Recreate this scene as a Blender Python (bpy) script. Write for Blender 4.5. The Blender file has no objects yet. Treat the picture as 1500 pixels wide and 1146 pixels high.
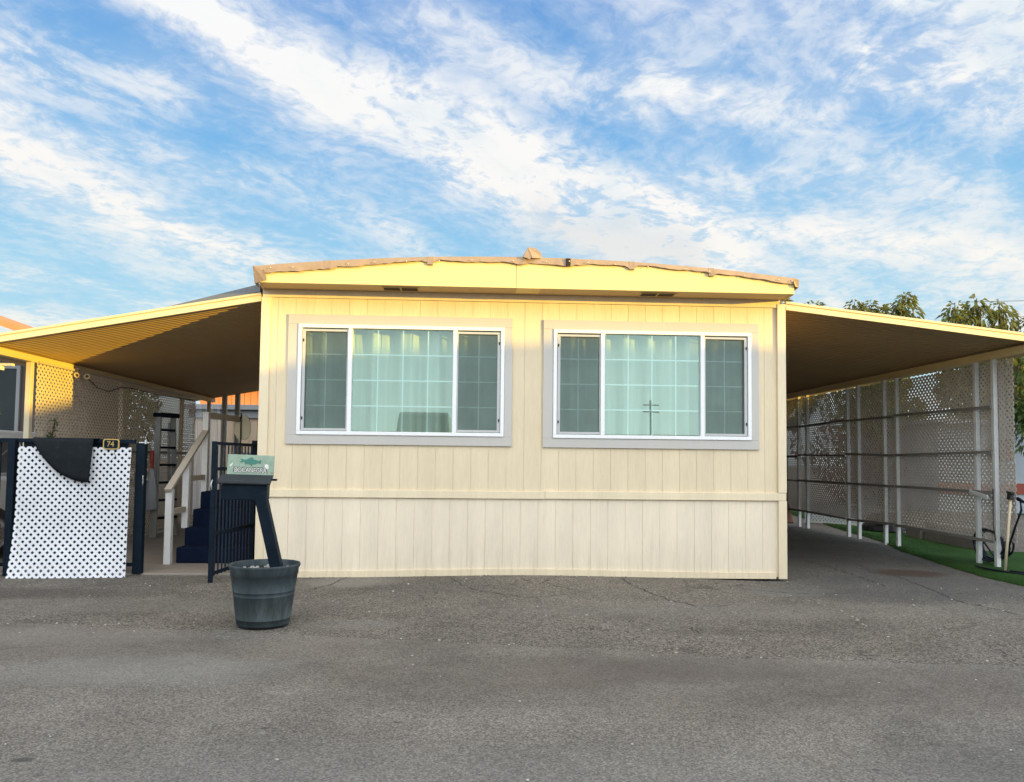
import bpy, math, random
from mathutils import Vector, Matrix
random.seed(7)
R = math.radians
S = bpy.context.scene
COL = S.collection

# ------------------------------------------------------------------ helpers
def tag(o, label=None, cat=None, group=None, kind=None):
    if label: o['label'] = label
    if cat: o['category'] = cat
    if group: o['group'] = group
    if kind: o['kind'] = kind
    return o

def empty(name, loc=(0, 0, 0), rz=0, label=None, cat=None, group=None):
    o = bpy.data.objects.new(name, None)
    o.empty_display_size = .2
    o.location = loc; o.rotation_euler = (0, 0, rz)
    COL.objects.link(o)
    return tag(o, label, cat, group)

class MB:
    """collects faces in world (or local) coordinates and links them as one mesh"""
    def __init__(s): s.v = []; s.f = []; s.m = []; s.mi = 0; s.sm = []
    def add(s, vs, fs, smooth=False):
        b = len(s.v); s.v += [tuple(p) for p in vs]
        for f in fs: s.f.append([b + i for i in f]); s.m.append(s.mi); s.sm.append(smooth)
        return s
    def quad(s, a, b, c, d): return s.add([a, b, c, d], [(0, 1, 2, 3)])
    def poly(s, pts): return s.add(pts, [tuple(range(len(pts)))])
    def hexa(s, p, smooth=False):   # 8 corners: bottom ring 0-3, top ring 4-7
        return s.add(p, [(3, 2, 1, 0), (4, 5, 6, 7), (0, 1, 5, 4), (1, 2, 6, 5), (2, 3, 7, 6), (3, 0, 4, 7)], smooth)
    def box(s, x0, x1, y0, y1, z0, z1, bev=0):
        if x0 > x1: x0, x1 = x1, x0
        if y0 > y1: y0, y1 = y1, y0
        if z0 > z1: z0, z1 = z1, z0
        return s.hexa([(x0, y0, z0), (x1, y0, z0), (x1, y1, z0), (x0, y1, z0),
                       (x0, y0, z1), (x1, y0, z1), (x1, y1, z1), (x0, y1, z1)])
    def beam(s, a, b, w, h, up=(0, 0, 1)):   # rectangular bar from a to b, w sideways, h along up
        a = Vector(a); b = Vector(b); d = (b - a).normalized(); up = Vector(up)
        if abs(d.dot(up)) > .98: up = Vector((0, 1, 0))
        r = d.cross(up).normalized(); u = r.cross(d)
        p = []
        for c in (a, b):
            p += [c - r * w / 2 - u * h / 2, c + r * w / 2 - u * h / 2, c + r * w / 2 + u * h / 2, c - r * w / 2 + u * h / 2]
        return s.hexa(p)
    def prism(s, pts, off):   # closed polygon (3D points) extruded by vector off
        n = len(pts); off = Vector(off)
        vs = [Vector(p) for p in pts]; vs += [p + off for p in vs]
        fs = [tuple(reversed(range(n))), tuple(range(n, 2 * n))]
        fs += [(i, (i + 1) % n, n + (i + 1) % n, n + i) for i in range(n)]
        return s.add(vs, fs)
    def tube(s, path, r, n=8, cap=True):
        path = [Vector(p) for p in path]; vs = []; fs = []
        rr = r if isinstance(r, (list, tuple)) else [r] * len(path)
        ref = Vector((0, 0, 1))
        for i, p in enumerate(path):
            d = (path[min(i + 1, len(path) - 1)] - path[max(i - 1, 0)]).normalized()
            u = ref if abs(d.dot(ref)) < .95 else Vector((1, 0, 0))
            a = d.cross(u).normalized(); b = a.cross(d)
            vs += [p + (a * math.cos(k * 2 * math.pi / n) + b * math.sin(k * 2 * math.pi / n)) * rr[i] for k in range(n)]
        for i in range(len(path) - 1):
            for k in range(n):
                fs.append((i * n + k, i * n + (k + 1) % n, (i + 1) * n + (k + 1) % n, (i + 1) * n + k))
        if cap:
            fs.append(tuple(reversed(range(n)))); fs.append(tuple((len(path) - 1) * n + k for k in range(n)))
        return s.add(vs, fs, True)
    def lathe(s, prof, n=48, c=(0, 0, 0), squash=None):
        vs = []; fs = []
        for (r, z) in prof:
            for k in range(n):
                a = k * 2 * math.pi / n
                vs.append((c[0] + r * math.cos(a), c[1] + r * math.sin(a), c[2] + z))
        for i in range(len(prof) - 1):
            for k in range(n):
                fs.append((i * n + k, i * n + (k + 1) % n, (i + 1) * n + (k + 1) % n, (i + 1) * n + k))
        return s.add(vs, fs, True)
    def build(s, name, mat, parent=None, label=None, cat=None, group=None, kind=None, bevel=0, local=False):
        me = bpy.data.meshes.new(name)
        off = Vector((0, 0, 0))
        if parent and not local:
            p = parent
            while p.parent: p = p.parent
            off = Vector(p.location)
        me.from_pydata([tuple(Vector(v) - off) for v in s.v], [], s.f)
        for m in (mat if isinstance(mat, (list, tuple)) else [mat]): me.materials.append(m)
        me.polygons.foreach_set('material_index', s.m)
        me.polygons.foreach_set('use_smooth', s.sm)
        me.update()
        o = bpy.data.objects.new(name, me); COL.objects.link(o)
        if parent: o.parent = parent
        if bevel:
            b = o.modifiers.new('bevel', 'BEVEL'); b.width = bevel; b.segments = 2; b.limit_method = 'ANGLE'; b.angle_limit = R(35)
        return tag(o, label, cat, group, kind)

def clip(poly, x0, x1, y0, y1):
    def cut(P, f):
        out = []
        for i in range(len(P)):
            a, b = P[i], P[(i + 1) % len(P)]; fa, fb = f(a), f(b)
            if fa >= 0: out.append(a)
            if (fa >= 0) != (fb >= 0):
                t = fa / (fa - fb); out.append((a[0] + (b[0] - a[0]) * t, a[1] + (b[1] - a[1]) * t))
        return out
    for f in (lambda p: p[0] - x0, lambda p: x1 - p[0], lambda p: p[1] - y0, lambda p: y1 - p[1]):
        if len(poly) < 3: return []
        poly = cut(poly, f)
    return poly

def lattice(mb, w, h, fn, pitch=.056, strip=.033, t=.0025, seg=None, border=.0):
    """two layers of crossing diagonal strips clipped to w x h; fn(u, v, n) gives the point in space"""
    q = math.sqrt(.5); n = int((w + h) * q / pitch) + 2
    for layer in (0, 1):
        n0, n1 = (0, t) if layer == 0 else (t, 2 * t)
        for k in range(-n, n + 1):
            c = k * pitch
            L = (w + h) * 1.5
            ns = 1 if not seg else int(2 * L / seg)
            for j in range(ns):
                s0 = -L + 2 * L * j / ns; s1 = -L + 2 * L * (j + 1) / ns
                P = []
                for (a, b) in ((s0, c - strip / 2), (s1, c - strip / 2), (s1, c + strip / 2), (s0, c + strip / 2)):
                    if layer == 0: P.append(((a - b) * q, (a + b) * q))
                    else: P.append(((a + b) * q, (b - a) * q))
                P = clip(P, 0, w, 0, h)
                if len(P) < 3: continue
                A = [fn(u, v, n0) for u, v in P]; B = [fn(u, v, n1) for u, v in P]
                m = len(P)
                mb.add(A + B, [tuple(reversed(range(m))), tuple(range(m, 2 * m))] +
                       [(i, (i + 1) % m, m + (i + 1) % m, m + i) for i in range(m)])
    return mb

# ------------------------------------------------------------------ node helpers
class NT:
    def __init__(s, nt): s.t = nt; s.n = nt.nodes; s.l = nt.links
    def new(s, typ, **kw):
        n = s.n.new(typ)
        for k, v in kw.items(): setattr(n, k, v)
        return n
    def put(s, sock, v):
        if isinstance(v, bpy.types.NodeSocket): s.l.new(v, sock)
        elif v is not None:
            if isinstance(v, (tuple, list)) and sock.type == 'RGBA' and len(v) == 3: v = (*v, 1)
            sock.default_value = v
    def m(s, op, a, b=None, c=None, clamp=False):
        n = s.new('ShaderNodeMath', operation=op, use_clamp=clamp)
        s.put(n.inputs[0], a)
        if b is not None: s.put(n.inputs[1], b)
        if c is not None: s.put(n.inputs[2], c)
        return n.outputs[0]
    def vm(s, op, a, b=None, out=0):
        n = s.new('ShaderNodeVectorMath', operation=op)
        s.put(n.inputs[0], a)
        if b is not None: s.put(n.inputs['Scale'] if op == 'SCALE' else n.inputs[1], b)
        return n.outputs[out]
    def mix(s, f, a, b, mode='MIX'):
        n = s.new('ShaderNodeMix', data_type='RGBA', blend_type=mode)
        s.put(n.inputs[0], f); s.put(n.inputs[6], a); s.put(n.inputs[7], b)
        return n.outputs[2]
    def ramp(s, f, stops, mode='LINEAR'):
        n = s.new('ShaderNodeValToRGB'); cr = n.color_ramp; cr.interpolation = mode
        while len(cr.elements) < len(stops): cr.elements.new(.5)
        for e, (p, c) in zip(cr.elements, stops):
            e.position = p; e.color = (*c, 1) if isinstance(c, (tuple, list)) else (c, c, c, 1)
        s.put(n.inputs[0], f); return n.outputs[0]
    def noise(s, v, scale, detail=4, rough=.55, dist=0, col=False):
        n = s.new('ShaderNodeTexNoise'); s.put(n.inputs['Vector'], v)
        n.inputs['Scale'].default_value = scale; n.inputs['Detail'].default_value = detail
        n.inputs['Roughness'].default_value = rough; n.inputs['Distortion'].default_value = dist
        return n.outputs[1 if col else 0]
    def mrange(s, v, a, b, c=0, d=1, smooth=True):
        n = s.new('ShaderNodeMapRange', interpolation_type='SMOOTHSTEP' if smooth else 'LINEAR')
        s.put(n.inputs[0], v); s.put(n.inputs[1], a); s.put(n.inputs[2], b); s.put(n.inputs[3], c); s.put(n.inputs[4], d)
        return n.outputs[0]

def material(name):
    m = bpy.data.materials.new(name); m.use_nodes = True
    t = NT(m.node_tree); bs = m.node_tree.nodes['Principled BSDF']
    return m, t, bs

def scaled(t, sx, sy, sz, space='Object'):
    co = t.new('ShaderNodeTexCoord')
    mp = t.new('ShaderNodeMapping'); t.l.new(co.outputs[space], mp.inputs[0])
    mp.inputs['Scale'].default_value = (sx, sy, sz)
    return mp.outputs[0]

def bump(t, bs, h, strength=.3, dist=.01):
    b = t.new('ShaderNodeBump'); b.inputs['Strength'].default_value = strength; b.inputs['Distance'].default_value = dist
    t.put(b.inputs['Height'], h); t.l.new(b.outputs[0], bs.inputs['Normal'])

def plain(name, c, rough=.6, var=.25, scale=6, metal=0, dirt=None, bumps=0, bscale=60, stretch=(1, 1, 1), spec=None):
    """painted / plastic / metal surface with large and small tone variation and optional dirt"""
    m, t, bs = material(name)
    v = scaled(t, *stretch)
    n1 = t.noise(v, scale, 5, .6); n2 = t.noise(v, scale * 9, 3, .6)
    f = t.m('ADD', t.m('MULTIPLY', n1, .65), t.m('MULTIPLY', n2, .35))
    a = tuple(x * (1 - var) for x in c); b = tuple(min(1, x * (1 + var)) for x in c)
    colr = t.ramp(f, [(.25, a), (.75, b)])
    if dirt:
        colr = t.mix(t.mrange(t.noise(v, scale * 2.3, 6, .7), .52, .75, 0, dirt[1]), colr, dirt[0])
    t.l.new(colr, bs.inputs['Base Color'])
    t.put(bs.inputs['Roughness'], t.mrange(n2, .3, .7, max(0, rough - .1), min(1, rough + .1)))
    bs.inputs['Metallic'].default_value = metal
    if spec is not None: bs.inputs['Specular IOR Level'].default_value = spec
    if bumps: bump(t, bs, t.noise(v, bscale, 4, .6), bumps, .004)
    return m

CREAM = (.765, .64, .44)
def siding_mat(name, c, grain=.5):
    m, t, bs = material(name)
    v = scaled(t, 1, 1, .12)
    big = t.noise(scaled(t, 1, 1, .6), 1.3, 4, .6)
    board = t.noise(scaled(t, 4.9, .01, .01), 1.0, 0, 0)
    g = t.noise(v, 45, 6, .65, .6)
    f = t.m('ADD', t.m('MULTIPLY', g, .35), t.m('ADD', t.m('MULTIPLY', big, .4), t.m('MULTIPLY', board, .25)))
    colr = t.ramp(f, [(.32, tuple(x * .86 for x in c)), (.68, tuple(min(1, x * 1.1) for x in c))])
    # grime that gathers low and in vertical streaks
    co = t.new('ShaderNodeTexCoord'); sep = t.new('ShaderNodeSeparateXYZ'); t.l.new(co.outputs['Object'], sep.inputs[0])
    low = t.mrange(sep.outputs[2], .55, .0, 0, 1)
    streak = t.noise(scaled(t, 7, 1, .35), 2.2, 5, .65)
    colr = t.mix(t.m('MULTIPLY', low, t.mrange(streak, .42, .75, .05, .30)), colr, (.34, .27, .17))
    colr = t.mix(t.mrange(streak, .58, .8, 0, .22), colr, (.5, .42, .28))
    t.l.new(colr, bs.inputs['Base Color'])
    bs.inputs['Roughness'].default_value = .62
    bs.inputs['Specular IOR Level'].default_value = .3
    bump(t, bs, g, grain, .006)
    return m

M = {}
M['siding'] = siding_mat('cream_siding', CREAM)
M['skirt'] = siding_mat('cream_skirt', (.82, .715, .545))
M['trim'] = siding_mat('cream_trim', (.80, .68, .475), .25)
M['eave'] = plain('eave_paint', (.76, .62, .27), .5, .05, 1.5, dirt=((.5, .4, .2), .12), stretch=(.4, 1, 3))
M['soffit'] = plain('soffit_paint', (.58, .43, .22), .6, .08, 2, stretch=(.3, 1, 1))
M['gtrim'] = plain('grey_trim_paint', (.53, .505, .46), .5, .06, 3, bumps=.15, bscale=30, stretch=(1, 1, .3))
M['vinyl'] = plain('white_vinyl', (.86, .86, .86), .35, .03, 3)
M['screenframe'] = plain('screen_frame', (.50, .50, .49), .4, .06, 5)
M['flash'] = plain('brown_flashing', (.36, .25, .155), .5, .22, 4, metal=.15, dirt=((.22, .14, .1), .5), bumps=.4, bscale=14)
M['screw'] = plain('screw_head', (.60, .48, .34), .3, .1, 30, metal=.5)
M['roofing'] = plain('roof_coating', (.42, .42, .42), .6, .12, 2)
M['grayflash'] = plain('grey_flashing', (.16, .17, .18), .5, .1, 5, metal=.4)
M['dark'] = plain('interior_dark', (.035, .04, .045), .8, .1, 3)
M['interior'] = plain('interior_wall', (.28, .27, .25), .8, .1, 2)
M['black'] = plain('black_iron', (.008, .015, .024), .55, .35, 8, dirt=((.03, .038, .045), .3), spec=.07)
M['barpaint'] = plain('bar_paint', (.016, .024, .032), .38, .35, 9, dirt=((.06, .065, .07), .4), spec=.3)
M['vent'] = plain('vent_black', (.01, .008, .006), .8, .2, 8)
M['galv'] = plain('galvanised_post', (.64, .66, .65), .45, .1, 9, metal=.12, dirt=((.40, .39, .35), .35))
M['railgrey'] = plain('dark_rail', (.20, .19, .175), .6, .2, 6, dirt=((.1, .09, .08), .4))  # dark grey of the right lattice rails
M['postpaint'] = plain('cream_post_paint', (.70, .60, .42), .5, .08, 5, dirt=((.35, .26, .16), .3))
M['whitepost'] = plain('white_post_paint', (.82, .81, .78), .55, .06, 6, dirt=((.42, .38, .32), .3), bumps=.2, bscale=40)
M['tanrail'] = plain('tan_rail_paint', (.55, .485, .39), .6, .1, 5, stretch=(1, .2, 1), bumps=.2)
M['navy'] = plain('navy_carpet', (.007, .013, .034), .95, .35, 14, bumps=.6, bscale=220, spec=.1)
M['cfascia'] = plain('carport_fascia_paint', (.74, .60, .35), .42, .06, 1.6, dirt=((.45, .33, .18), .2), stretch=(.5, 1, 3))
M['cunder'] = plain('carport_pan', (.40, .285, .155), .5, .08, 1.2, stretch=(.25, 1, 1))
M['cunderleft'] = plain('carport_pan_sunlit', (.52, .365, .18), .5, .08, 1.2, stretch=(.25, 1, 1))  # same pan lightened to stand for sunlight under the left roof
M['beam'] = plain('carport_beam', (.70, .55, .28), .5, .08, 3)
M['cable'] = plain('dark_cable', (.02, .018, .016), .6, .2, 9)
M['wood'] = plain('red_brown_wood', (.20, .075, .045), .7, .25, 5, stretch=(1, 1, .15), bumps=.3)
M['stick'] = plain('pale_wood_handle', (.58, .48, .33), .6, .12, 6, stretch=(1, 1, .1))
M['tarp'] = plain('dark_tarp', (.02, .018, .018), .7, .3, 5)
M['block'] = plain('concrete_block', (.20, .17, .145), .9, .2, 7, bumps=.5, bscale=80)
M['hose'] = plain('dark_hose', (.012, .017, .026), .4, .2, 9, spec=.2)
M['rubber'] = plain('rubber_mat', (.016, .019, .022), .85, .3, 7, bumps=.6, bscale=150, spec=.06, dirt=((.04, .042, .045), .5))
M['alum'] = plain('ladder_aluminium', (.42, .43, .42), .4, .12, 7, metal=.5)
M['bag'] = plain('grey_plastic_bag', (.30, .32, .34), .4, .15, 9, bumps=.5, bscale=25)
M['red'] = plain('red_plastic', (.42, .03, .02), .4, .15, 9)
M['cream_panel'] = plain('cream_plastic', (.88, .80, .56), .5, .06, 4)
M['brown_siding'] = siding_mat('brown_siding', (.085, .065, .055), .3)
M['shed'] = siding_mat('shed_siding', (.42, .32, .225), .3)
M['shedroof'] = plain('shed_grey', (.22, .225, .23), .6, .1, 4)
M['corr'] = plain('white_corrugated', (.66, .68, .70), .45, .05, 3)
M['orange'] = plain('terracotta_boards', (.62, .24, .09), .8, .25, 3, stretch=(3, 3, .4))
M['redroof'] = plain('dark_red_roofing', (.22, .05, .035), .8, .25, 4)
M['whitewall'] = plain('white_stucco_shaded', (.42, .47, .52), .8, .05, 3, bumps=.3, bscale=90)  # white wall greyed and blued in place of shade
M['brick'] = plain('red_brick_band', (.33, .085, .055), .85, .2, 12)
M['rim'] = plain('wheel_metal', (.4, .4, .42), .3, .1, 8, metal=.8)
M['tyre'] = plain('tyre_rubber', (.02, .02, .02), .8, .2, 8)
M['carwhite'] = plain('white_car_paint', (.62, .65, .68), .2, .03, 3)
M['bluepaint'] = plain('dark_car_paint', (.03, .05, .08), .2, .05, 3)
M['tail'] = plain('tail_lamp', (.45, .015, .012), .2, .1, 8)
M['fishgreen'] = plain('fish_paint', (.05, .20, .15), .6, .3, 25)
M['letter'] = plain('white_letter_paint', (.80, .74, .70), .6, .08, 30)
M['letterdark'] = plain('black_letter_paint', (.03, .03, .025), .6, .2, 30)
M['gold'] = plain('gold_paint', (.50, .34, .09), .45, .25, 25)
M['pebble'] = plain('pale_pebbles', (.55, .52, .47), .8, .25, 40)
M['soil'] = plain('dark_soil', (.045, .038, .03), .95, .4, 30, bumps=.8, bscale=60)
M['scuff'] = plain('pale_scuff', (.40, .37, .27), .9, .4, 30)
M['crack'] = plain('crack_dark', (.022, .021, .02), .95, .3, 20)  # dark colour of the drawn cracks
M['sunhome'] = siding_mat('far_home_siding', (.55, .50, .42), .2)
M['utility'] = plain('utility_wood', (.10, .075, .055), .8, .2, 4)

def bucket_mat():
    m, t, bs = material('bucket_plastic')
    v = scaled(t, 1, 1, .35)
    n = t.noise(v, 7, 6, .65); n2 = t.noise(scaled(t, 1, 1, 1), 40, 3)
    colr = t.ramp(n, [(.3, (.024, .034, .038)), (.55, (.048, .064, .069)), (.75, (.095, .113, .118))])
    co = t.new('ShaderNodeTexCoord'); sep = t.new('ShaderNodeSeparateXYZ'); t.l.new(co.outputs['Object'], sep.inputs[0])
    low = t.m('MULTIPLY', t.mrange(sep.outputs[2], .28, .16), t.mrange(sep.outputs[2], .03, .07))
    drip = t.mrange(t.noise(scaled(t, 12, 12, .8), 2.5, 4, .7), .46, .62)
    colr = t.mix(t.m('MULTIPLY', t.m('MULTIPLY', low, drip), .75), colr, (.035, .038, .028))
    colr = t.mix(t.mrange(t.noise(v, 3.1, 6, .7), .55, .8, 0, .55), colr, (.115, .130, .135))
    t.l.new(colr, bs.inputs['Base Color']); t.put(bs.inputs['Roughness'], t.mrange(n2, .3, .7, .45, .7))
    bs.inputs['Specular IOR Level'].default_value = .2
    bump(t, bs, n2, .15, .003)
    return m
M['bucket'] = bucket_mat()

def lattice_mat(name, c, trans=.25):
    m, t, bs = material(name)
    v = scaled(t, 1, 1, 1)
    n = t.noise(v, 2.0, 5, .6); n2 = t.noise(scaled(t, 3, 3, .5), 4, 4, .7)
    colr = t.ramp(n, [(.3, tuple(x * .9 for x in c)), (.7, tuple(min(1, x * 1.06) for x in c))])
    colr = t.mix(t.mrange(n2, .55, .8, 0, .3), colr, tuple(x * .6 for x in c))
    t.l.new(colr, bs.inputs['Base Color']); bs.inputs['Roughness'].default_value = .5
    if trans:
        tr = t.new('ShaderNodeBsdfTranslucent'); t.l.new(colr, tr.inputs[0])
        mx = t.new('ShaderNodeMixShader'); mx.inputs[0].default_value = trans
        out = m.node_tree.nodes['Material Output']
        t.l.new(bs.outputs[0], mx.inputs[1]); t.l.new(tr.outputs[0], mx.inputs[2]); t.l.new(mx.outputs[0], out.inputs[0])
    return m
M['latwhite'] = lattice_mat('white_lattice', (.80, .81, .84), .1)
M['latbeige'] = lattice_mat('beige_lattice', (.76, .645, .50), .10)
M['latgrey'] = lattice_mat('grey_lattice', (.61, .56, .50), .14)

def glass_mat():
    m, t, bs = material('window_glass'); m.node_tree.nodes.remove(bs)
    tr = t.new('ShaderNodeBsdfTransparent'); tr.inputs[0].default_value = (.70, .84, .80, 1)
    gl = t.new('ShaderNodeBsdfGlossy'); gl.inputs[0].default_value = (.72, 1.0, .93, 1); gl.inputs['Roughness'].default_value = .0
    v = scaled(t, 1, 1, 1)
    b = t.new('ShaderNodeBump'); b.inputs['Strength'].default_value = .05; b.inputs['Distance'].default_value = .01
    t.put(b.inputs['Height'], t.noise(v, 1.7, 1, .4)); t.l.new(b.outputs[0], gl.inputs['Normal'])
    mx = t.new('ShaderNodeMixShader'); mx.inputs[0].default_value = .165
    t.l.new(tr.outputs[0], mx.inputs[1]); t.l.new(gl.outputs[0], mx.inputs[2])
    t.l.new(mx.outputs[0], m.node_tree.nodes['Material Output'].inputs[0])
    return m
M['glass'] = glass_mat()
def screen_mat():
    m, t, bs = material('insect_screen')
    bs.inputs['Base Color'].default_value = (.085, .11, .105, 1); bs.inputs['Roughness'].default_value = .9
    tr = t.new('ShaderNodeBsdfTransparent')
    v = scaled(t, 1, 1, 1)
    mx = t.new('ShaderNodeMixShader'); t.put(mx.inputs[0], t.mrange(t.noise(v, 2, 3), .3, .7, .42, .52))
    t.l.new(tr.outputs[0], mx.inputs[1]); t.l.new(bs.outputs[0], mx.inputs[2])
    t.l.new(mx.outputs[0], m.node_tree.nodes['Material Output'].inputs[0])
    return m
M['screen'] = screen_mat()
M['nglass'] = plain('dim_window_glass', (.02, .028, .03), .45, .3, 2, spec=.25)
def curtain_mat():
    m, t, bs = material('curtain_fabric')
    v = scaled(t, 6, 1, .3); n = t.noise(v, 3, 4)
    t.l.new(t.ramp(n, [(.3, (.50, .48, .42)), (.7, (.64, .62, .55))]), bs.inputs['Base Color'])
    bs.inputs['Roughness'].default_value = .9
    return m
M['curtain'] = curtain_mat()

def sign_mat():
    m, t, bs = material('sign_paint')
    v = scaled(t, 1, 1, 1)
    n = t.noise(v, 14, 6, .7); n2 = t.noise(v, 60, 4, .7)
    c = t.ramp(n, [(.3, (.23, .33, .25)), (.7, (.35, .45, .34))])
    c = t.mix(t.mrange(t.m('ADD', t.m('MULTIPLY', n2, .5), t.m('MULTIPLY', t.noise(v, 9, 5, .7), .5)), .56, .68, 0, .85), c, (.20, .10, .04))
    t.l.new(c, bs.inputs['Base Color']); bs.inputs['Roughness'].default_value = .6
    return m
M['sign'] = sign_mat()

def asphalt_mat(name, base, coarse, patch):
    m, t, bs = material(name)
    co = t.new('ShaderNodeTexCoord'); P = co.outputs['Object']
    big = t.noise(P, .35, 5, .6); mid = t.noise(P, 1.7, 6, .65); st = t.noise(scaled(t, .25, 1, 1), 1.2, 5, .6)
    fine = t.noise(P, 90, 3, .7)
    vo = t.new('ShaderNodeTexVoronoi'); t.put(vo.inputs['Vector'], P); vo.inputs['Scale'].default_value = 95 if coarse else 130
    vcol = t.new('ShaderNodeSeparateColor'); t.l.new(vo.outputs['Color'], vcol.inputs[0])
    f = t.m('ADD', t.m('MULTIPLY', big, .42), t.m('ADD', t.m('MULTIPLY', mid, .42), t.m('MULTIPLY', st, .16)))
    c = t.ramp(f, [(.32, tuple(x * .55 for x in base)), (.5, base), (.68, tuple(x * 1.40 for x in base))])
    # warm and cool blotches
    c = t.mix(t.mrange(t.noise(P, .8, 4, .6), .45, .7, 0, .38), c, patch)
    # aggregate
    sp = t.m('ADD', t.m('MULTIPLY', fine, .5), t.m('MULTIPLY', vcol.outputs[0], .5))
    amp = .80 if coarse else .58
    c = t.mix(1.0, c, t.ramp(sp, [(.2, (1 - amp,) * 3), (.52, (1, 1, 1)), (.85, (1 + amp * 1.5,) * 3)]), 'MULTIPLY')
    # pale chips
    vo2 = t.new('ShaderNodeTexVoronoi'); t.put(vo2.inputs['Vector'], P); vo2.inputs['Scale'].default_value = 22
    sc2 = t.new('ShaderNodeSeparateColor'); t.l.new(vo2.outputs['Color'], sc2.inputs[0])
    chip = t.m('MULTIPLY', t.m('LESS_THAN', vo2.outputs['Distance'], .11), t.m('GREATER_THAN', sc2.outputs[1], .88 if coarse else .92))
    c = t.mix(t.m('MULTIPLY', chip, .6), c, (.45, .44, .40))
    # hairline cracks
    vo3 = t.new('ShaderNodeTexVoronoi', feature='DISTANCE_TO_EDGE')
    t.put(vo3.inputs['Vector'], t.vm('ADD', P, t.vm('SCALE', t.noise(P, 2.2, 5, .7, col=True), .55)))
    vo3.inputs['Scale'].default_value = .85
    cr = t.m('MULTIPLY', t.mrange(vo3.outputs[0], .012, .002), t.mrange(t.noise(P, .7, 3), .5, .62))
    if coarse: c = t.mix(t.m('MULTIPLY', cr, .75), c, (.03, .028, .026))
    # oil spots, stains and broad darker and paler areas: (x, y, rx, ry, strength, colour)
    sep = t.new('ShaderNodeSeparateXYZ'); t.l.new(P, sep.inputs[0])
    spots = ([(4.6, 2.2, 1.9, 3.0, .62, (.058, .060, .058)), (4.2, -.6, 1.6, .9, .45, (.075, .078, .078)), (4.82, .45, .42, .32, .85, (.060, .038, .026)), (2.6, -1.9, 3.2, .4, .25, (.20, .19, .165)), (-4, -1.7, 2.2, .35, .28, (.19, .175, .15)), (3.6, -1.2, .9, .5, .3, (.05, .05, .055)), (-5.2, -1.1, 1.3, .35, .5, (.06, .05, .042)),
              (-1.0, -.7, .8, .5, .25, (.06, .06, .058)), (4.2, 2.4, 1.0, 1.3, .4, (.05, .045, .04)), (2.7, -.9, .55, .25, .4, (.15, .15, .14)),
              (-1.95, -.35, .5, .35, .5, (.26, .245, .21)), (-1.6, -2.5, .45, .2, .35, (.22, .21, .19))] if coarse else
             [(-2.58, -5.35, .05, .03, .7, (.03, .03, .03)), (-2.42, -5.52, .03, .015, .5, (.04, .04, .04)), (-1.63, -4.97, .03, .012, .7, (.035, .033, .03)),
              (-.99, -4.9, .022, .010, .7, (.03, .03, .03)), (1.16, -5.55, .022, .012, .7, (.03, .03, .03)), (-.4, -4.0, 1.5, .40, .26, (.095, .075, .060)), (-3.2, -3.4, 2.0, .35, .22, (.12, .095, .075)), (1.5, -4.4, 2.2, .5, .22, (.12, .098, .082)), (-1.0, -6.0, 3.0, .8, .22, (.20, .20, .19)), (2.6, -5.6, 1.4, .6, .3, (.12, .12, .115)),
              (-2.7, -3.9, .9, .35, .35, (.23, .23, .21)), (.8, -3.9, 1.1, .3, .35, (.10, .08, .068)), (-4.4, -3.0, 1.5, .3, .3, (.22, .21, .19))])
    wob = t.vm('SCALE', t.noise(P, 3, 4, .6, col=True), .25)
    Pw = t.new('ShaderNodeSeparateXYZ'); t.l.new(t.vm('ADD', P, wob), Pw.inputs[0])
    for (x, y, rx, ry, k, cc) in spots:
        wx = .125 if rx > .2 else 0
        X = Pw if rx > .2 else sep
        dx = t.m('DIVIDE', t.m('SUBTRACT', X.outputs[0], x + wx), rx); dy = t.m('DIVIDE', t.m('SUBTRACT', X.outputs[1], y + wx), ry)
        d = t.m('ADD', t.m('MULTIPLY', dx, dx), t.m('MULTIPLY', dy, dy))
        c = t.mix(t.mrange(d, 1.6, .2, 0, k), c, cc)
    t.l.new(c, bs.inputs['Base Color'])
    bs.inputs['Roughness'].default_value = .88; bs.inputs['Specular IOR Level'].default_value = .25
    bump(t, bs, t.m('ADD', sp, t.m('MULTIPLY', mid, .6)), .75 if coarse else .5, .006)
    return m
M['driveway'] = asphalt_mat('driveway_asphalt', (.146, .131, .109), True, (.150, .122, .098))
M['street'] = asphalt_mat('street_asphalt', (.176, .159, .136), False, (.176, .150, .120))
M['slab'] = plain('concrete_slab', (.27, .235, .195), .85, .15, 3, dirt=((.2, .17, .14), .5), bumps=.3)
M['earth'] = plain('bare_earth', (.17, .15, .125), .95, .25, .6, bumps=.4, bscale=30)
def turf_mat():
    m, t, bs = material('artificial_turf')
    co = t.new('ShaderNodeTexCoord'); P = co.outputs['Object']
    n = t.noise(P, 1.6, 4); f = t.noise(P, 120, 2, .7)
    c = t.ramp(t.m('ADD', t.m('MULTIPLY', n, .5), t.m('MULTIPLY', f, .5)), [(.3, (.016, .046, .010)), (.7, (.050, .118, .026))])
    t.l.new(c, bs.inputs['Base Color']); bs.inputs['Roughness'].default_value = .9; bs.inputs['Specular IOR Level'].default_value = .1
    bump(t, bs, f, .9, .02)
    return m
M['turf'] = turf_mat()
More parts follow.
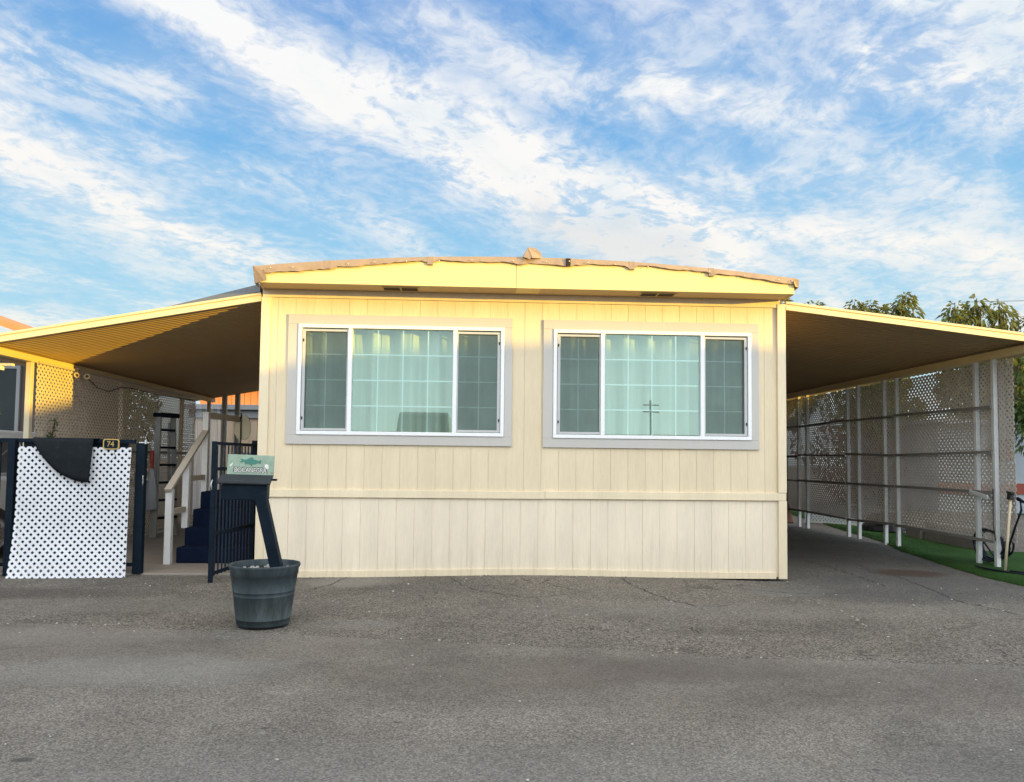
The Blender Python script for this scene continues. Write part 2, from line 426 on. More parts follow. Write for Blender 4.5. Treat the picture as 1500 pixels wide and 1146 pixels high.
def leaf_mat(name, c, back=.4):
    m, t, bs = material(name)
    v = scaled(t, 1, 1, 1); n = t.noise(v, 3, 3)
    colr = t.ramp(n, [(.3, tuple(x * .6 for x in c)), (.7, tuple(x * 1.5 for x in c))])
    t.l.new(colr, bs.inputs['Base Color']); bs.inputs['Roughness'].default_value = .5
    tr = t.new('ShaderNodeBsdfTranslucent'); t.l.new(colr, tr.inputs[0])
    mx = t.new('ShaderNodeMixShader'); mx.inputs[0].default_value = back
    t.l.new(bs.outputs[0], mx.inputs[1]); t.l.new(tr.outputs[0], mx.inputs[2])
    t.l.new(mx.outputs[0], m.node_tree.nodes['Material Output'].inputs[0])
    return m
M['leaf'] = leaf_mat('tree_leaf', (.17, .18, .04))
M['leafdark'] = leaf_mat('shrub_leaf', (.07, .12, .025))
M['leafred'] = leaf_mat('red_leaf', (.16, .035, .025))
M['bark'] = plain('bark', (.10, .075, .055), .9, .3, 8, stretch=(1, 1, .2), bumps=.7, bscale=20)

# ------------------------------------------------------------------ sun, sky, camera
SUN_EL = 4.5
sx, sy = .8485, -.5292           # horizontal direction towards the sun
e = R(SUN_EL)
L = Vector((sx * math.cos(e), sy * math.cos(e), math.sin(e)))
sun = bpy.data.lights.new('sun', 'SUN'); sun.energy = 6.6; sun.angle = R(.53); sun.color = (1.0, .64, .05)
so = bpy.data.objects.new('sun', sun); COL.objects.link(so)
so.rotation_euler = L.to_track_quat('Z', 'Y').to_euler(); so.location = L * 60

def make_world():
    w = bpy.data.worlds.new('World'); S.world = w; w.use_nodes = True
    t = NT(w.node_tree); bg = w.node_tree.nodes['Background']
    tc = t.new('ShaderNodeTexCoord'); D = t.vm('NORMALIZE', tc.outputs['Generated'])
    sep = t.new('ShaderNodeSeparateXYZ'); t.l.new(D, sep.inputs[0]); X, Y, Z = sep.outputs
    az = t.m('ARCTAN2', X, Y); el = t.m('ARCSINE', Z)
    # cloud sheet coordinates (perspective), turned along the wind
    zz = t.m('ADD', t.m('MAXIMUM', Z, 0), .10)
    cx = t.m('DIVIDE', X, zz); cy = t.m('DIVIDE', Y, zz)
    ca, sa = math.cos(R(40)), math.sin(R(40))
    al = t.m('ADD', t.m('MULTIPLY', cx, sa), t.m('MULTIPLY', cy, ca))
    ac = t.m('SUBTRACT', t.m('MULTIPLY', cx, ca), t.m('MULTIPLY', cy, sa))
    def vec(a, b, c=0):
        n = t.new('ShaderNodeCombineXYZ'); t.put(n.inputs[0], a); t.put(n.inputs[1], b); t.put(n.inputs[2], c); return n.outputs[0]
    ang = vec(az, el)
    wv = t.vm('SCALE', t.vm('SUBTRACT', t.noise(vec(al, ac), 1.6, 4, .6, col=True), (.5, .5, .5)), .30)
    def w2(kx):
        return t.vm('ADD', vec(t.m('MULTIPLY', al, kx), ac), wv)
    streak = t.noise(w2(.5), 2.0, 8, .60, .1)
    puff = t.noise(w2(.75), 6.5, 8, .62, .15)
    fine = t.noise(w2(.9), 21, 6, .62, .1)
    broad = t.noise(vec(t.m('MULTIPLY', al, .5), ac), .9, 4, .5)
    # domain warp for the authored streaks
    wz = t.noise(ang, 5, 6, .62, col=True)
    ws = t.new('ShaderNodeSeparateColor'); t.l.new(wz, ws.inputs[0])
    pw = vec(t.m('ADD', az, t.m('MULTIPLY', t.m('SUBTRACT', ws.outputs[0], .5), .10)),
             t.m('ADD', el, t.m('MULTIPLY', t.m('SUBTRACT', ws.outputs[1], .5), .10)))
    segs = [((-.43, .53), (-.22, .464), .034, .80), ((-.22, .464), (.0, .392), .038, .80), ((.0, .392), (.138, .335), .048, .95), ((.138, .335), (.31, .262), .046, 1.05),
            ((-.62, .335), (-.41, .275), .030, .95), ((-.41, .275), (-.22, .218), .020, .85),
            ((-.62, .43), (-.40, .415), .035, .70), ((-.56, .352), (-.30, .338), .022, .62), ((-.30, .338), (-.08, .275), .024, .55), ((-.30, .265), (-.05, .255), .018, .3),
            ((-.10, .535), (.10, .475), .030, .62), ((.10, .475), (.22, .452), .030, .68), ((.24, .47), (.31, .455), .022, .95), ((.30, .45), (.45, .40), .022, .60),
            ((.48, .455), (.60, .405), .028, .95), ((.60, .405), (.72, .36), .040, .95), ((.54, .51), (.70, .445), .034, 1.05),
            ((.26, .365), (.36, .345), .016, .60), ((.40, .355), (.60, .315), .035, .45), ((.36, .293), (.47, .265), .018, .75), ((.47, .265), (.66, .205), .020, .72),
            ((-.62, .192), (-.34, .178), .009, .55), ((-.62, .155), (-.46, .150), .016, .75), ((.35, .19), (.66, .15), .030, .5)]
    acc = None
    for (a, b, wd, k) in segs:
        ba = (b[0] - a[0], b[1] - a[1], 0); bb = ba[0] ** 2 + ba[1] ** 2
        pa = t.vm('SUBTRACT', pw, (a[0], a[1], 0))
        h = t.m('DIVIDE', t.vm('DOT_PRODUCT', pa, ba, out=1), bb, clamp=True)
        dn = t.new('ShaderNodeVectorMath', operation='SCALE'); dn.inputs[0].default_value = ba; t.put(dn.inputs['Scale'], h)
        d = t.vm('LENGTH', t.vm('SUBTRACT', pa, dn.outputs[0]), out=1)
        g = t.mrange(d, wd * 1.9, 0, 0, k * (1.12 if (wd >= .046 or a[0] == -.43 or a[0] == -.22 or a[0] == .0) else .80))
        acc = g if acc is None else t.m('MAXIMUM', acc, g)
    tex = t.m('ADD', t.m('MULTIPLY', puff, .50), t.m('ADD', t.m('MULTIPLY', fine, .32), t.m('MULTIPLY', streak, .28)))
    detail = t.mrange(tex, .46, .63, 0, 1.0, True)
    dens = t.m('MULTIPLY', acc, t.m('ADD', .30, t.m('MULTIPLY', detail, 1.0)))
    veil = t.mrange(t.m('ADD', t.m('MULTIPLY', streak, .6), t.m('ADD', t.m('MULTIPLY', broad, .35), t.m('MULTIPLY', fine, .15))), .44, .70, 0, .56)
    veil = t.m('ADD', t.m('MULTIPLY', veil, t.m('ADD', .55, t.m('MULTIPLY', detail, .6))), .09)
    dens = t.m('ADD', dens, t.m('MULTIPLY', veil, t.m('SUBTRACT', 1.0, t.m('MULTIPLY', dens, .8))), clamp=True)
    # clear sky: Sky Texture warmed towards the sun, graded blue away from it
    sk = t.new('ShaderNodeTexSky'); sk.sky_type = 'NISHITA'; sk.sun_disc = False
    sk.sun_elevation = R(SUN_EL); sk.sun_rotation = math.atan2(sx, sy)
    blue = t.ramp(t.mrange(el, 0, .7, 0, 1, False), [(0, (.62, .84, .93)), (.14, (.48, .81, .97)), (.32, (.30, .68, .96)), (.55, (.13, .47, .89)), (.78, (.065, .32, .78)), (1, (.05, .27, .70))])
    nish = t.vm('SCALE', sk.outputs[0], .10)
    clear = t.mix(.08, blue, nish)
    shade = t.m('MULTIPLY', t.mrange(t.noise(vec(t.m('MULTIPLY', al, .6), ac), 3.1, 5, .6), .48, .72), .55)
    white = t.ramp(t.mrange(el, .1, .55, 0, 1, False), [(0, (1.0, .97, .88)), (.45, (1.0, .98, .95)), (1, (.98, .99, 1.0))])
    # grey base of the big cloud
    def seg(a, b, wd):
        ba = (b[0] - a[0], b[1] - a[1], 0); bb = ba[0] ** 2 + ba[1] ** 2
        pa = t.vm('SUBTRACT', pw, (a[0], a[1], 0))
        h = t.m('DIVIDE', t.vm('DOT_PRODUCT', pa, ba, out=1), bb, clamp=True)
        dn = t.new('ShaderNodeVectorMath', operation='SCALE'); dn.inputs[0].default_value = ba; t.put(dn.inputs['Scale'], h)
        return t.mrange(t.vm('LENGTH', t.vm('SUBTRACT', pa, dn.outputs[0]), out=1), wd * 2, 0)
    base = seg((.09, .305), (.27, .25), .028)
    cloud = t.mix(shade, white, (.62, .78, .90))
    cloud = t.mix(t.m('MULTIPLY', base, .42), cloud, (.62, .68, .73))
    dens = t.m('MAXIMUM', dens, t.m('MULTIPLY', base, .72))
    sky = t.mix(dens, clear, cloud)
    haze = t.mrange(el, .13, .0, 0, .55)
    sky = t.mix(haze, sky, (.86, .93, .95))
    # unseen sky behind the camera brightened as fill, with extra towards the sun
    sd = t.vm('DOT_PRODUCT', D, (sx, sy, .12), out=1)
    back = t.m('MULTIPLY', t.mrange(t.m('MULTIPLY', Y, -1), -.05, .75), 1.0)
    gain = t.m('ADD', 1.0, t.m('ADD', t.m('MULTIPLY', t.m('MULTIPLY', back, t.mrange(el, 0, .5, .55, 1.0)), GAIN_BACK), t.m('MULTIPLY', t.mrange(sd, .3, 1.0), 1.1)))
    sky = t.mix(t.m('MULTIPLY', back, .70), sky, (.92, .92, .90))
    top = t.mrange(el, .62, 1.0)      # overhead sky out of view whitened and brightened to fill the ground
    sky = t.mix(t.m('MULTIPLY', top, .8), sky, (1.25, 1.2, 1.1))
    low = t.mrange(Z, 0, -.05)
    sky = t.mix(low, sky, (.12, .115, .105))
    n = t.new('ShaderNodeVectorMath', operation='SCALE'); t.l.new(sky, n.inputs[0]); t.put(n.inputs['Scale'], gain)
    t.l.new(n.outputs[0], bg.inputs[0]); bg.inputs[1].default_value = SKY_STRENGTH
    try: w.cycles.sampling_method = 'MANUAL'; w.cycles.sample_map_resolution = 1024
    except Exception: pass
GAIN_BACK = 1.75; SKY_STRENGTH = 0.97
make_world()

cam = bpy.data.cameras.new('camera'); co_ = bpy.data.objects.new('camera', cam); COL.objects.link(co_)
S.camera = co_
cam.sensor_width = 36; cam.lens = 1127 / 1500 * 36; cam.shift_y = 43.95 / 1500; cam.clip_start = .05; cam.clip_end = 2000
yaw, pit, rol = .0513, .0510, .0108
f = Vector((math.sin(yaw) * math.cos(pit), math.cos(yaw) * math.cos(pit), math.sin(pit)))
r0 = Vector((math.cos(yaw), -math.sin(yaw), 0)); u0 = r0.cross(f)
r_ = r0 * math.cos(rol) + u0 * math.sin(rol); u_ = -r0 * math.sin(rol) + u0 * math.cos(rol)
mt = Matrix((r_, u_, -f)).transposed().to_4x4(); mt.translation = (-.6255, -8.9089, 1.349)
co_.matrix_world = mt
S.view_settings.view_transform = 'Standard'; S.view_settings.look = 'None'; S.view_settings.exposure = 0
S.cycles.use_denoising = True
S.cycles.max_bounces = 8; S.cycles.transparent_max_bounces = 16; S.cycles.caustics_reflective = False; S.cycles.caustics_refractive = False

# ------------------------------------------------------------------ ground
def smooth(a, b, x):
    x = max(0, min(1, (x - a) / (b - a))); return x * x * (3 - 2 * x)
def gz(x, y):   # height of the drive
    z = .045 * smooth(1.2, 4, y) * smooth(3.6, 5.6, x)
    z += (.035 * math.exp(-(x / 1.5) ** 2) - .03 * smooth(1.6, 3, x) * (1 - smooth(3.3, 4.2, x))) * math.exp(-(y / .9) ** 2)
    z += .006 * math.sin(x * 1.7 + .6 * y) * math.sin(y * 1.3 + 1) * smooth(.4, 1.2, abs(y + .2))
    return z
mb = MB(); mb.poly([(-400, -400, -.08), (400, -400, -.08), (400, 400, -.08), (-400, 400, -.08)])
mb.build('ground', M['earth'], kind='structure')
mb = MB()
xs = [-14 + i * .25 for i in range(113)]; ys = [-4.6 + j * .25 for j in range(86)]
nx = len(xs); mb.add([(x, y, gz(x, y)) for y in ys for x in xs],
       [(j * nx + i, j * nx + i + 1, (j + 1) * nx + i + 1, (j + 1) * nx + i) for j in range(len(ys) - 1) for i in range(nx - 1)], True)
def crackline(pts, w):
    P = []
    for (a, b) in zip(pts, pts[1:]):
        n = max(2, int(math.hypot(b[0] - a[0], b[1] - a[1]) / .05))
        for k in range(n):
            P.append((a[0] + (b[0] - a[0]) * k / n + random.uniform(-.02, .02), a[1] + (b[1] - a[1]) * k / n + random.uniform(-.02, .02)))
    for i in range(len(P) - 1):
        a, b = Vector((*P[i], 0)), Vector((*P[i + 1], 0)); d = (b - a).normalized(); s = Vector((-d.y, d.x, 0))
        wa = w * random.uniform(.25, 1) / 2
        q = [a - s * wa, b - s * wa, b + s * wa, a + s * wa]
        mb.add([(p.x, p.y, gz(p.x, p.y) + .003) for p in q], [(0, 1, 2, 3)])
mb.mi = 1
for l in [[(-2.013, -.03), (-2.09, -.439), (-2.21, -.75), (-2.263, -.998)], [(-.897, -.05), (-.75, -.508), (-.534, -.978)],
          [(1.079, -.05), (1.146, -.615), (1.249, -1.118), (1.344, -1.42), (1.542, -1.767)], [(4.023, 1.755), (4.042, .338), (3.966, -.574)],
          [(4.599, 1.345), (4.382, .575), (4.511, .182), (4.379, -.659), (4.21, -1.397), (4.248, -1.752)], [(4.264, -1.579), (4.311, -1.853), (4.343, -2.169)],
          [(1.19, -2.591), (1.161, -2.935)], [(4.499, 3.495), (4.687, 3.022), (4.725, 2.409)], [(-.534, -.978), (-.1, -1.3), (.3, -1.2)], [(2.2, -.7), (2.9, -1.0), (3.4, -.9)]]:
    crackline(l, .015)
mb.mi = 2
def scuffs(pts):
    for (a, b) in zip(pts, pts[1:]):
        n = int(math.hypot(b[0] - a[0], b[1] - a[1]) / .03)
        for k in range(n):
            if random.random() < .45: continue
            x = a[0] + (b[0] - a[0]) * k / n + random.uniform(-.018, .018); y = a[1] + (b[1] - a[1]) * k / n
            w, h = random.uniform(.004, .012), random.uniform(.008, .022); z = gz(x, y) + .003
            mb.add([(x - w, y - h, z), (x + w, y - h * .6, z), (x + w * .7, y + h, z), (x - w, y + h * .8, z)], [(0, 1, 2, 3)])
for l in [[(2.693, -1.446), (2.749, -1.761)], [(2.767, -1.925), (2.753, -2.231), (2.647, -2.644)], [(3.645, -1.583), (3.507, -2.11)]]: scuffs(l)
mb.build('driveway', [M['driveway'], M['crack'], M['scuff']], kind='structure')

SEAM = [(-60, -1.9), (-14, -1.95), (-8, -2.15), (-4.4, -2.43), (-1.87, -2.88), (-.07, -3.28), (1.3, -3.6), (3.1, -3.83), (6, -4.05), (14, -4.2), (60, -4.3)]
def seam(x):
    for (a, b) in zip(SEAM, SEAM[1:]):
        if a[0] <= x <= b[0]:
            return a[1] + (b[1] - a[1]) * (x - a[0]) / (b[0] - a[0])
xs = [-60, -40, -25, -14] + [-10 + i * .04 for i in range(501)] + [14, 25, 40, 60]
edge = []; jit = 0
for x in xs:
    jit = jit * .7 + random.uniform(-.02, .02)
    edge.append((x, seam(x) + (jit if abs(x) < 11 else 0)))
mb = MB(); n = len(edge)
mb.add([(x, y, gz(x, y) - .006 if abs(x) <= 14 else -.01) for x, y in edge] + [(x, y - .05, gz(x, y) * .5 + .012) for x, y in edge] + [(x, -4.9, .012) for x, y in edge] + [(x, -11.3, -.0) for x, y in edge],
       [(r * n + n + i, r * n + n + i + 1, r * n + i + 1, r * n + i) for r in range(3) for i in range(n - 1)], True)
mb.build('street', M['street'], kind='structure')

mb = MB(); mb.box(-6.4, -3.06, .12, 10.2, -.05, .022); mb.build('concrete_path', M['slab'], kind='structure', bevel=.008)
# lawn of artificial turf on the right
ed = [(7.9, 12.5), (6.90, 7.15), (6.56, 5.6), (6.29, 3.85), (5.91, 2.55), (5.83, 1.7), (5.68, .88), (5.55, .15), (5.56, -.5), (6.3, -.9), (7.6, -1.0)]
mb = MB()
E2 = []
for a, b in zip(ed, ed[1:]):
    k = max(1, int(math.dist(a, b) / .12))
    for i in range(k): E2.append((a[0] + (b[0] - a[0]) * i / k + random.uniform(-.012, .012), a[1] + (b[1] - a[1]) * i / k))
E2.append(ed[-1]); n = len(E2)
mb.add([(x, y, gz(x, y) + .004) for x, y in E2] + [(x + .015, y + .0, max(gz(x, y) + .02, .022)) for x, y in E2] + [(x + .35, y, max(.05, gz(x, y) + .025)) for x, y in E2] + [(x + .75, y, max(.045, gz(x, y) + .012)) for x, y in E2] + [(x + 1.5, y, .02) for x, y in E2] + [(16, y if y > -1 else -1.1, .015) for x, y in E2],
       [(r * n + i + 1, r * n + i, r * n + n + i, r * n + n + i + 1) for r in range(5) for i in range(n - 1)], True)
mb.build('lawn', M['turf'], kind='structure')
mb = MB(); random.seed(31)
for i in range(5200):
    k = random.randrange(len(E2)); x, y = E2[k]
    o_ = abs(random.gauss(0, .10)) if i < 3000 else random.uniform(0, .9); x += o_ - .012; y += random.uniform(-.08, .08)
    z = gz(x, y) + (.012 if o_ < .05 else .022) if o_ < .4 else gz(x, y) + .02
    h = random.uniform(.015, .035); a = random.uniform(0, 6.28); w = .003
    mb.add([(x - w * math.cos(a), y - w * math.sin(a), z), (x + w * math.cos(a), y + w * math.sin(a), z), (x + random.uniform(-.015, .015), y + random.uniform(-.015, .015), z + h)], [(0, 1, 2)])
mb.build('turf_blades', M['turf'], label='short green turf blades fraying along the edge of the drive', cat='grass', kind='stuff')
# loose grit and dry bits on the asphalt
mb = MB()
for i in range(760):
    x = random.uniform(-6, 6); y = random.choice([random.uniform(-3.4, -.1), random.uniform(-6.8, -.2)])
    if i > 420: x = random.uniform(-3.1, 3.1) if i < 600 else random.uniform(-5, 6); y = -.035 - abs(random.gauss(0, .05)) if i < 600 else seam(x) + random.gauss(.03, .06)
    if y < seam(x): z = .014
    else: z = gz(x, y) + .001
    s = random.uniform(.003, .009) * (1.5 if random.random() < .1 else 1); a = random.uniform(0, 6.28); h = s * random.uniform(.3, .8)
    P = [(x + s * math.cos(a + k) * random.uniform(.6, 1.4), y + s * math.sin(a + k) * random.uniform(.6, 1.2)) for k in (0, 1.6, 3.1, 4.7)]
    mb.mi = 0 if random.random() < (.5 if i <= 420 else .15) else 1
    mb.prism([(p[0], p[1], z) for p in P], (0, 0, h))
mb.build('loose_grit', [M['pebble'], M['block']], label='scattered pale grit and dry bits lying on the asphalt', cat='grit', kind='stuff')

# ------------------------------------------------------------------ the mobile home
HL = 10.5
home = empty('mobile_home', (0, 0, 0), 0, 'cream mobile home with bowed roof, two wide white windows and vertical board siding', 'mobile home')
WIN = [(-2.632, -.265, 1.618, 2.888), (.306, 2.650, 1.612, 2.882)]
def boards(mb, z0, z1, y0, y1, holes, seams, x0=-3.045, x1=3.045, phase=.0):
    g = .0017; p = .2032
    k0 = int((x0 - phase) / p) - 1
    for k in range(k0, k0 + 34):
        a, b = phase + k * p, phase + (k + 1) * p
        a = max(a, x0); b = min(b, x1)
        if b - a < .015: continue
        gl = g * (2.2 if k in seams else 1); a += gl; b -= g
        cuts = [h for h in holes if h[0] < b and h[1] > a]
        yj = y0 - random.uniform(0, .0008)
        if not cuts: mb.box(a, b, yj, y1, z0, z1); continue
        h = cuts[0]
        if h[0] > a: mb.box(a, h[0], yj, y1, z0, z1)
        if h[1] < b: mb.box(h[1], b, yj, y1, z0, z1)
        a2, b2 = max(a, h[0]), min(b, h[1])
        mb.box(a2, b2, yj, y1, z0, h[2]); mb.box(a2, b2, yj, y1, h[3], z1)
mb = MB(); boards(mb, .985, 3.27, -.0085, .0, WIN, (-6, 0, 6, -10, 9), phase=-.03)
for (a, b, c, d) in ((-3.045, WIN[0][0], .985, 3.27), (WIN[0][1], WIN[1][0], .985, 3.27), (WIN[1][1], 3.045, .985, 3.27), (WIN[0][0], WIN[0][1], .985, WIN[0][2]), (WIN[0][0], WIN[0][1], WIN[0][3], 3.27), (WIN[1][0], WIN[1][1], .985, WIN[1][2]), (WIN[1][0], WIN[1][1], WIN[1][3], 3.27)):
    mb.box(a, b, -.003, .09, c, d)
mb.build('front_siding', M['siding'], home)
mb = MB(); boards(mb, .02, .93, -.008, .0, [], (-8, -2, 4, 10), phase=-.06); mb.box(-3.045, 3.045, -.003, .06, .02, .93)
mb.build('skirting', M['skirt'], home)
mb = MB(); mb.box(-3.06, .22, -.034, -.0125, .905, .992); mb.box(.222, 3.06, -.036, -.0125, .908, .997); mb.build('belt_board', M['trim'], home, bevel=.004)
mb = MB()
N = 24
for i in range(N):
    xa, xb = -3.055 + 5.99 * i / N, -3.055 + 5.99 * (i + 1) / N
    def zb(x): return .012 + .035 * math.exp(-(x / 1.5) ** 2) - .0 * x
    mb.hexa([(xa, -.032, zb(xa) - .012), (xb, -.032, zb(xb) - .012), (xb, -.0125, zb(xb) - .012), (xa, -.0125, zb(xa) - .012),
             (xa, -.032, zb(xa) + .056), (xb, -.032, zb(xb) + .056), (xb, -.0125, zb(xb) + .056), (xa, -.0125, zb(xa) + .056)])
mb.build('base_board', M['trim'], home)
mb = MB(); mb.box(-3.05, 2.985, -.031, -.0125, 3.192, 3.284); mb.build('frieze_board', M['trim'], home, bevel=.003)
for (a, b, c, d, yy) in ((-3.062, -2.955, .999, 3.192, -.030), (-3.062, -2.97, .078, .904, -.030), (2.965, 3.066, 1.0, 3.235, -.040), (2.965, 3.066, .0, .905, -.040)):
    mb = MB(); mb.box(a, b, yy, -.0125, c, d); mb.build('corner_board', M['trim'], home, bevel=.004)
# bowed gable end of the eave
TOP = [(-3.03, 3.43), (-2.33, 3.515), (-1.35, 3.572), (-.6, 3.598), (0, 3.604), (.41, 3.598), (1.25, 3.565), (2.12, 3.512), (2.67, 3.462), (3.03, 3.425)]
def ztop(x):
    for a, b in zip(TOP, TOP[1:]):
        if a[0] <= x <= b[0]:
            k = (x - a[0]) / (b[0] - a[0]); return a[1] + (b[1] - a[1]) * k
    return TOP[0][1] if x < 0 else TOP[-1][1]
def zbow(x):  # smooth bow
    return 3.604 - .0185 * x * x
mb = MB()
nb = 40
def xx(i): return -2.985 + 6.0 * i / nb
for i in range(nb):
    a, b = xx(i), xx(i + 1)
    mb.hexa([(a, -.405, 3.275), (b, -.405, 3.275), (b, -.380, 3.275), (a, -.380, 3.275),
             (a, -.405, zbow(a)), (b, -.405, zbow(b)), (b, -.380, zbow(b)), (a, -.380, zbow(a))])
fas = mb.build('eave_fascia', M['eave'], home)
mb = MB(); mb.box(-.155, .13, -.409, -.4055, 3.272, zbow(0) - .02); mb.box(-.15, .12, -.40, -.1, 3.2805, 3.2835); mb.build('fascia_patch', M['eave'], home, bevel=.002)
mb = MB(); mb.box(-.158, -.1555, -.4085, -.4052, 3.30, 3.56); mb.build('fascia_joint', M['flash'], home)
mb = MB(); mb.hexa([(-2.985, -.380, 3.284), (3.015, -.380, 3.284), (3.045, -.0, 3.284), (-3.045, -.0, 3.284), (-2.985, -.380, 3.292), (3.015, -.380, 3.292), (3.045, 0, 3.292), (-3.045, 0, 3.292)])
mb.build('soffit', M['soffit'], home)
for sgn in (-1, 1):   # eave returns
    x = -2.985 if sgn < 0 else 3.015
    mb = MB(); mb.hexa([(x - .012, -.38, 3.275), (x + .012, -.38, 3.275), (sgn * 3.045 + .012, 0, 3.275), (sgn * 3.045 - .012, 0, 3.275), (x - .012, -.38, 3.42), (x + .012, -.38, 3.42), (sgn * 3.045 + .012, 0, 3.42), (sgn * 3.045 - .012, 0, 3.42)])
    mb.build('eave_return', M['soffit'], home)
for cx in (-1.46, 1.49):
    mb = MB()
    for q in (-1, 1): mb.box(cx + q * .103 - .092, cx + q * .103 + .092, -.27, -.12, 3.2775, 3.2838)
    v = mb.build('soffit_vent', M['vent'], home)
    mb = MB()
    for q in (-.200, 0, .200): mb.box(cx + q - .008, cx + q + .008, -.27, -.12, 3.2765, 3.2836)
    for yy in (-.2805, -.1095): mb.box(cx - .208, cx + .208, yy - .008, yy + .008, 3.276, 3.2836)
    mb.build('vent_frame', M['soffit'], v)
# crumpled metal edge trim
random.seed(21)
mb = MB()
joints = [-2.25, -1.12, -.12, .42, 1.14, 2.05]
xsx = [-3.045 + 6.09 * i / 120 for i in range(121)]
row = []
ph = 0
for x in xsx:
    zt = zbow(max(-3.03, min(3.03, x))) + .018
    near = min(abs(x - j) for j in joints)
    ph = ph * .75 + random.uniform(-.008, .008)
    h = .060 + .012 * math.sin(x * 2.3 + 1) + ph + (.018 if near < .07 else 0)
    if x < -1.2: h += .026 * smooth(-1.2, -3, x)
    bulge = .012 + .010 * abs(math.sin(x * 5.3)) + random.uniform(-.002, .004)
    row.append((x, zt, h, bulge))
for (a, b) in zip(row, row[1:]):
    def prof(r):
        x, zt, h, bl = r
        return [(x, -.30, zt + .004), (x, -.418, zt), (x, -.424, zt - .010), (x, -.422 - bl * .4, zt - h * .6), (x, -.414 - bl, zt - h)]
    A, B = prof(a), prof(b)
    for k in range(4): mb.add([A[k], B[k], B[k + 1], A[k + 1]], [(3, 2, 1, 0)], False)
for j in joints:   # overlap plates
    z = zbow(j) + .019
    mb.hexa([(j - .03, -.434, z - .088), (j + .03, -.446, z - .092), (j + .03, -.41, z - .092), (j - .03, -.41, z - .088), (j - .03, -.428, z), (j + .03, -.430, z), (j + .03, -.30, z + .006), (j - .03, -.30, z + .006)])
rt = mb.build('roof_edge_trim', M['flash'], home)
sol = rt.modifiers.new('thick', 'SOLIDIFY'); sol.thickness = .003
mb = MB(); mb.box(.395, .445, -.452, -.436, 3.53, 3.612); mb.build('rubber_patch', M['vent'], home, bevel=.003)
sm = None
for x in (-2.86, -2.62, -2.02, -1.73, -1.38, -1.02, -.66, -.2, .17, .43, .64, .95, 1.32, 1.75, 2.02, 2.42, 2.82, 2.97):
    if sm is None:
        mb = MB(); mb.lathe([(0, -.005), (.006, -.004), (.009, 0)], 10)
        mb.v = [(v[0], v[2], v[1]) for v in mb.v]
        sm = mb.build('screw', M['screw'], rt, local=True); o = sm
    else:
        o = sm.copy(); COL.objects.link(o)
    o.parent = rt; o.location = (x, -.450 if abs(x - .43) > .01 else -.456, zbow(x) - .030 + random.uniform(-.008, .008))
# corner caps of the trim
mb = MB()
mb.poly([(-3.05, -.44, 3.452), (-2.955, -.436, 3.395), (-2.925, -.428, 3.29), (-3.035, -.40, 3.262)])
mb.poly([(-3.05, -.44, 3.452), (-3.035, -.40, 3.262), (-3.06, -.15, 3.27), (-3.07, -.15, 3.44)])
mb.poly([(-2.955, -.436, 3.395), (-2.93, -.444, 3.41), (-2.90, -.432, 3.30), (-2.925, -.428, 3.29)])
o = mb.build('trim_corner_cap', M['flash'], home); o.modifiers.new('thick', 'SOLIDIFY').thickness = .004
mb = MB()
mb.poly([(2.985, -.445, 3.435), (3.05, -.445, 3.43), (3.052, -.43, 3.345), (3.012, -.438, 3.355)])
mb.poly([(3.05, -.445, 3.43), (3.07, -.15, 3.43), (3.07, -.15, 3.33), (3.052, -.43, 3.345)])
o = mb.build('trim_corner_cap', M['flash'], home); o.modifiers.new('thick', 'SOLIDIFY').thickness = .004
# bent ridge cap
mb = MB()
rc = [(-.10, -.425, 3.615), (-.03, -.440, 3.728), (.06, -.300, 3.765), (.115, -.425, 3.672), (.135, -.42, 3.615), (.02, -.47, 3.60)]
mb.poly([rc[1], rc[5], rc[4], rc[3]]); mb.poly([rc[0], rc[5], rc[1]]); mb.poly([rc[1], rc[3], rc[2]])
mb.poly([rc[1], rc[2], (-.06, .2, 3.64)]); mb.poly([rc[0], rc[1], (-.06, .2, 3.64)]); mb.poly([rc[2], rc[3], (.12, .2, 3.64)]); mb.poly([rc[3], rc[4], (.12, .2, 3.64)]); mb.poly([rc[2], (.12, .2, 3.64), (-.06, .2, 3.64)])
o = mb.build('ridge_cap', M['flash'], home); o.modifiers.new('thick', 'SOLIDIFY').thickness = .004
mb = MB(); mb.poly([(-.085, -.47, 3.61), (-.04, -.452, 3.70), (0, -.475, 3.605), (-.01, -.478, 3.58)]); o = mb.build('ridge_cap_flap', M['flash'], home); o.modifiers.new('thick', 'SOLIDIFY').thickness = .004
# roof shell and the other walls
mb = MB()
for i in range(24):
    a, b = -3.06 + 6.12 * i / 24, -3.06 + 6.12 * (i + 1) / 24
    mb.hexa([(a, -.30, zbow(a) - .03), (b, -.30, zbow(b) - .03), (b, HL + .2, zbow(b) - .03), (a, HL + .2, zbow(a) - .03), (a, -.30, zbow(a) + .012), (b, -.30, zbow(b) + .012), (b, HL + .2, zbow(b) + .012), (a, HL + .2, zbow(a) + .012)])
mb.build('roof', M['roofing'], home)
for s in (-1, 1):
    mb = MB(); x = 3.05 * s
    for k in range(int(HL / .2032)):
        y0 = .095 + k * .2032; mb.box(x - s * .012, x, y0 + .004, y0 + .199, .93, 3.40)
    mb.box(x - s * .06, x - s * .009, .092, HL, .0, 3.40)
    mb.build('side_wall', M['siding'], home)
mb = MB(); mb.box(-3.04, 3.04, HL, HL + .06, 0, 3.45); mb.build('back_wall', M['siding'], home)
mb = MB(); mb.box(-2.98, 2.98, .1, HL - .02, .80, .86); mb.box(-2.98, 2.98, .1, HL - .02, 3.18, 3.21); mb.box(-2.98, 2.98, 3.2, 3.26, .87, 3.17); mb.build('room_shell', M['interior'], home)

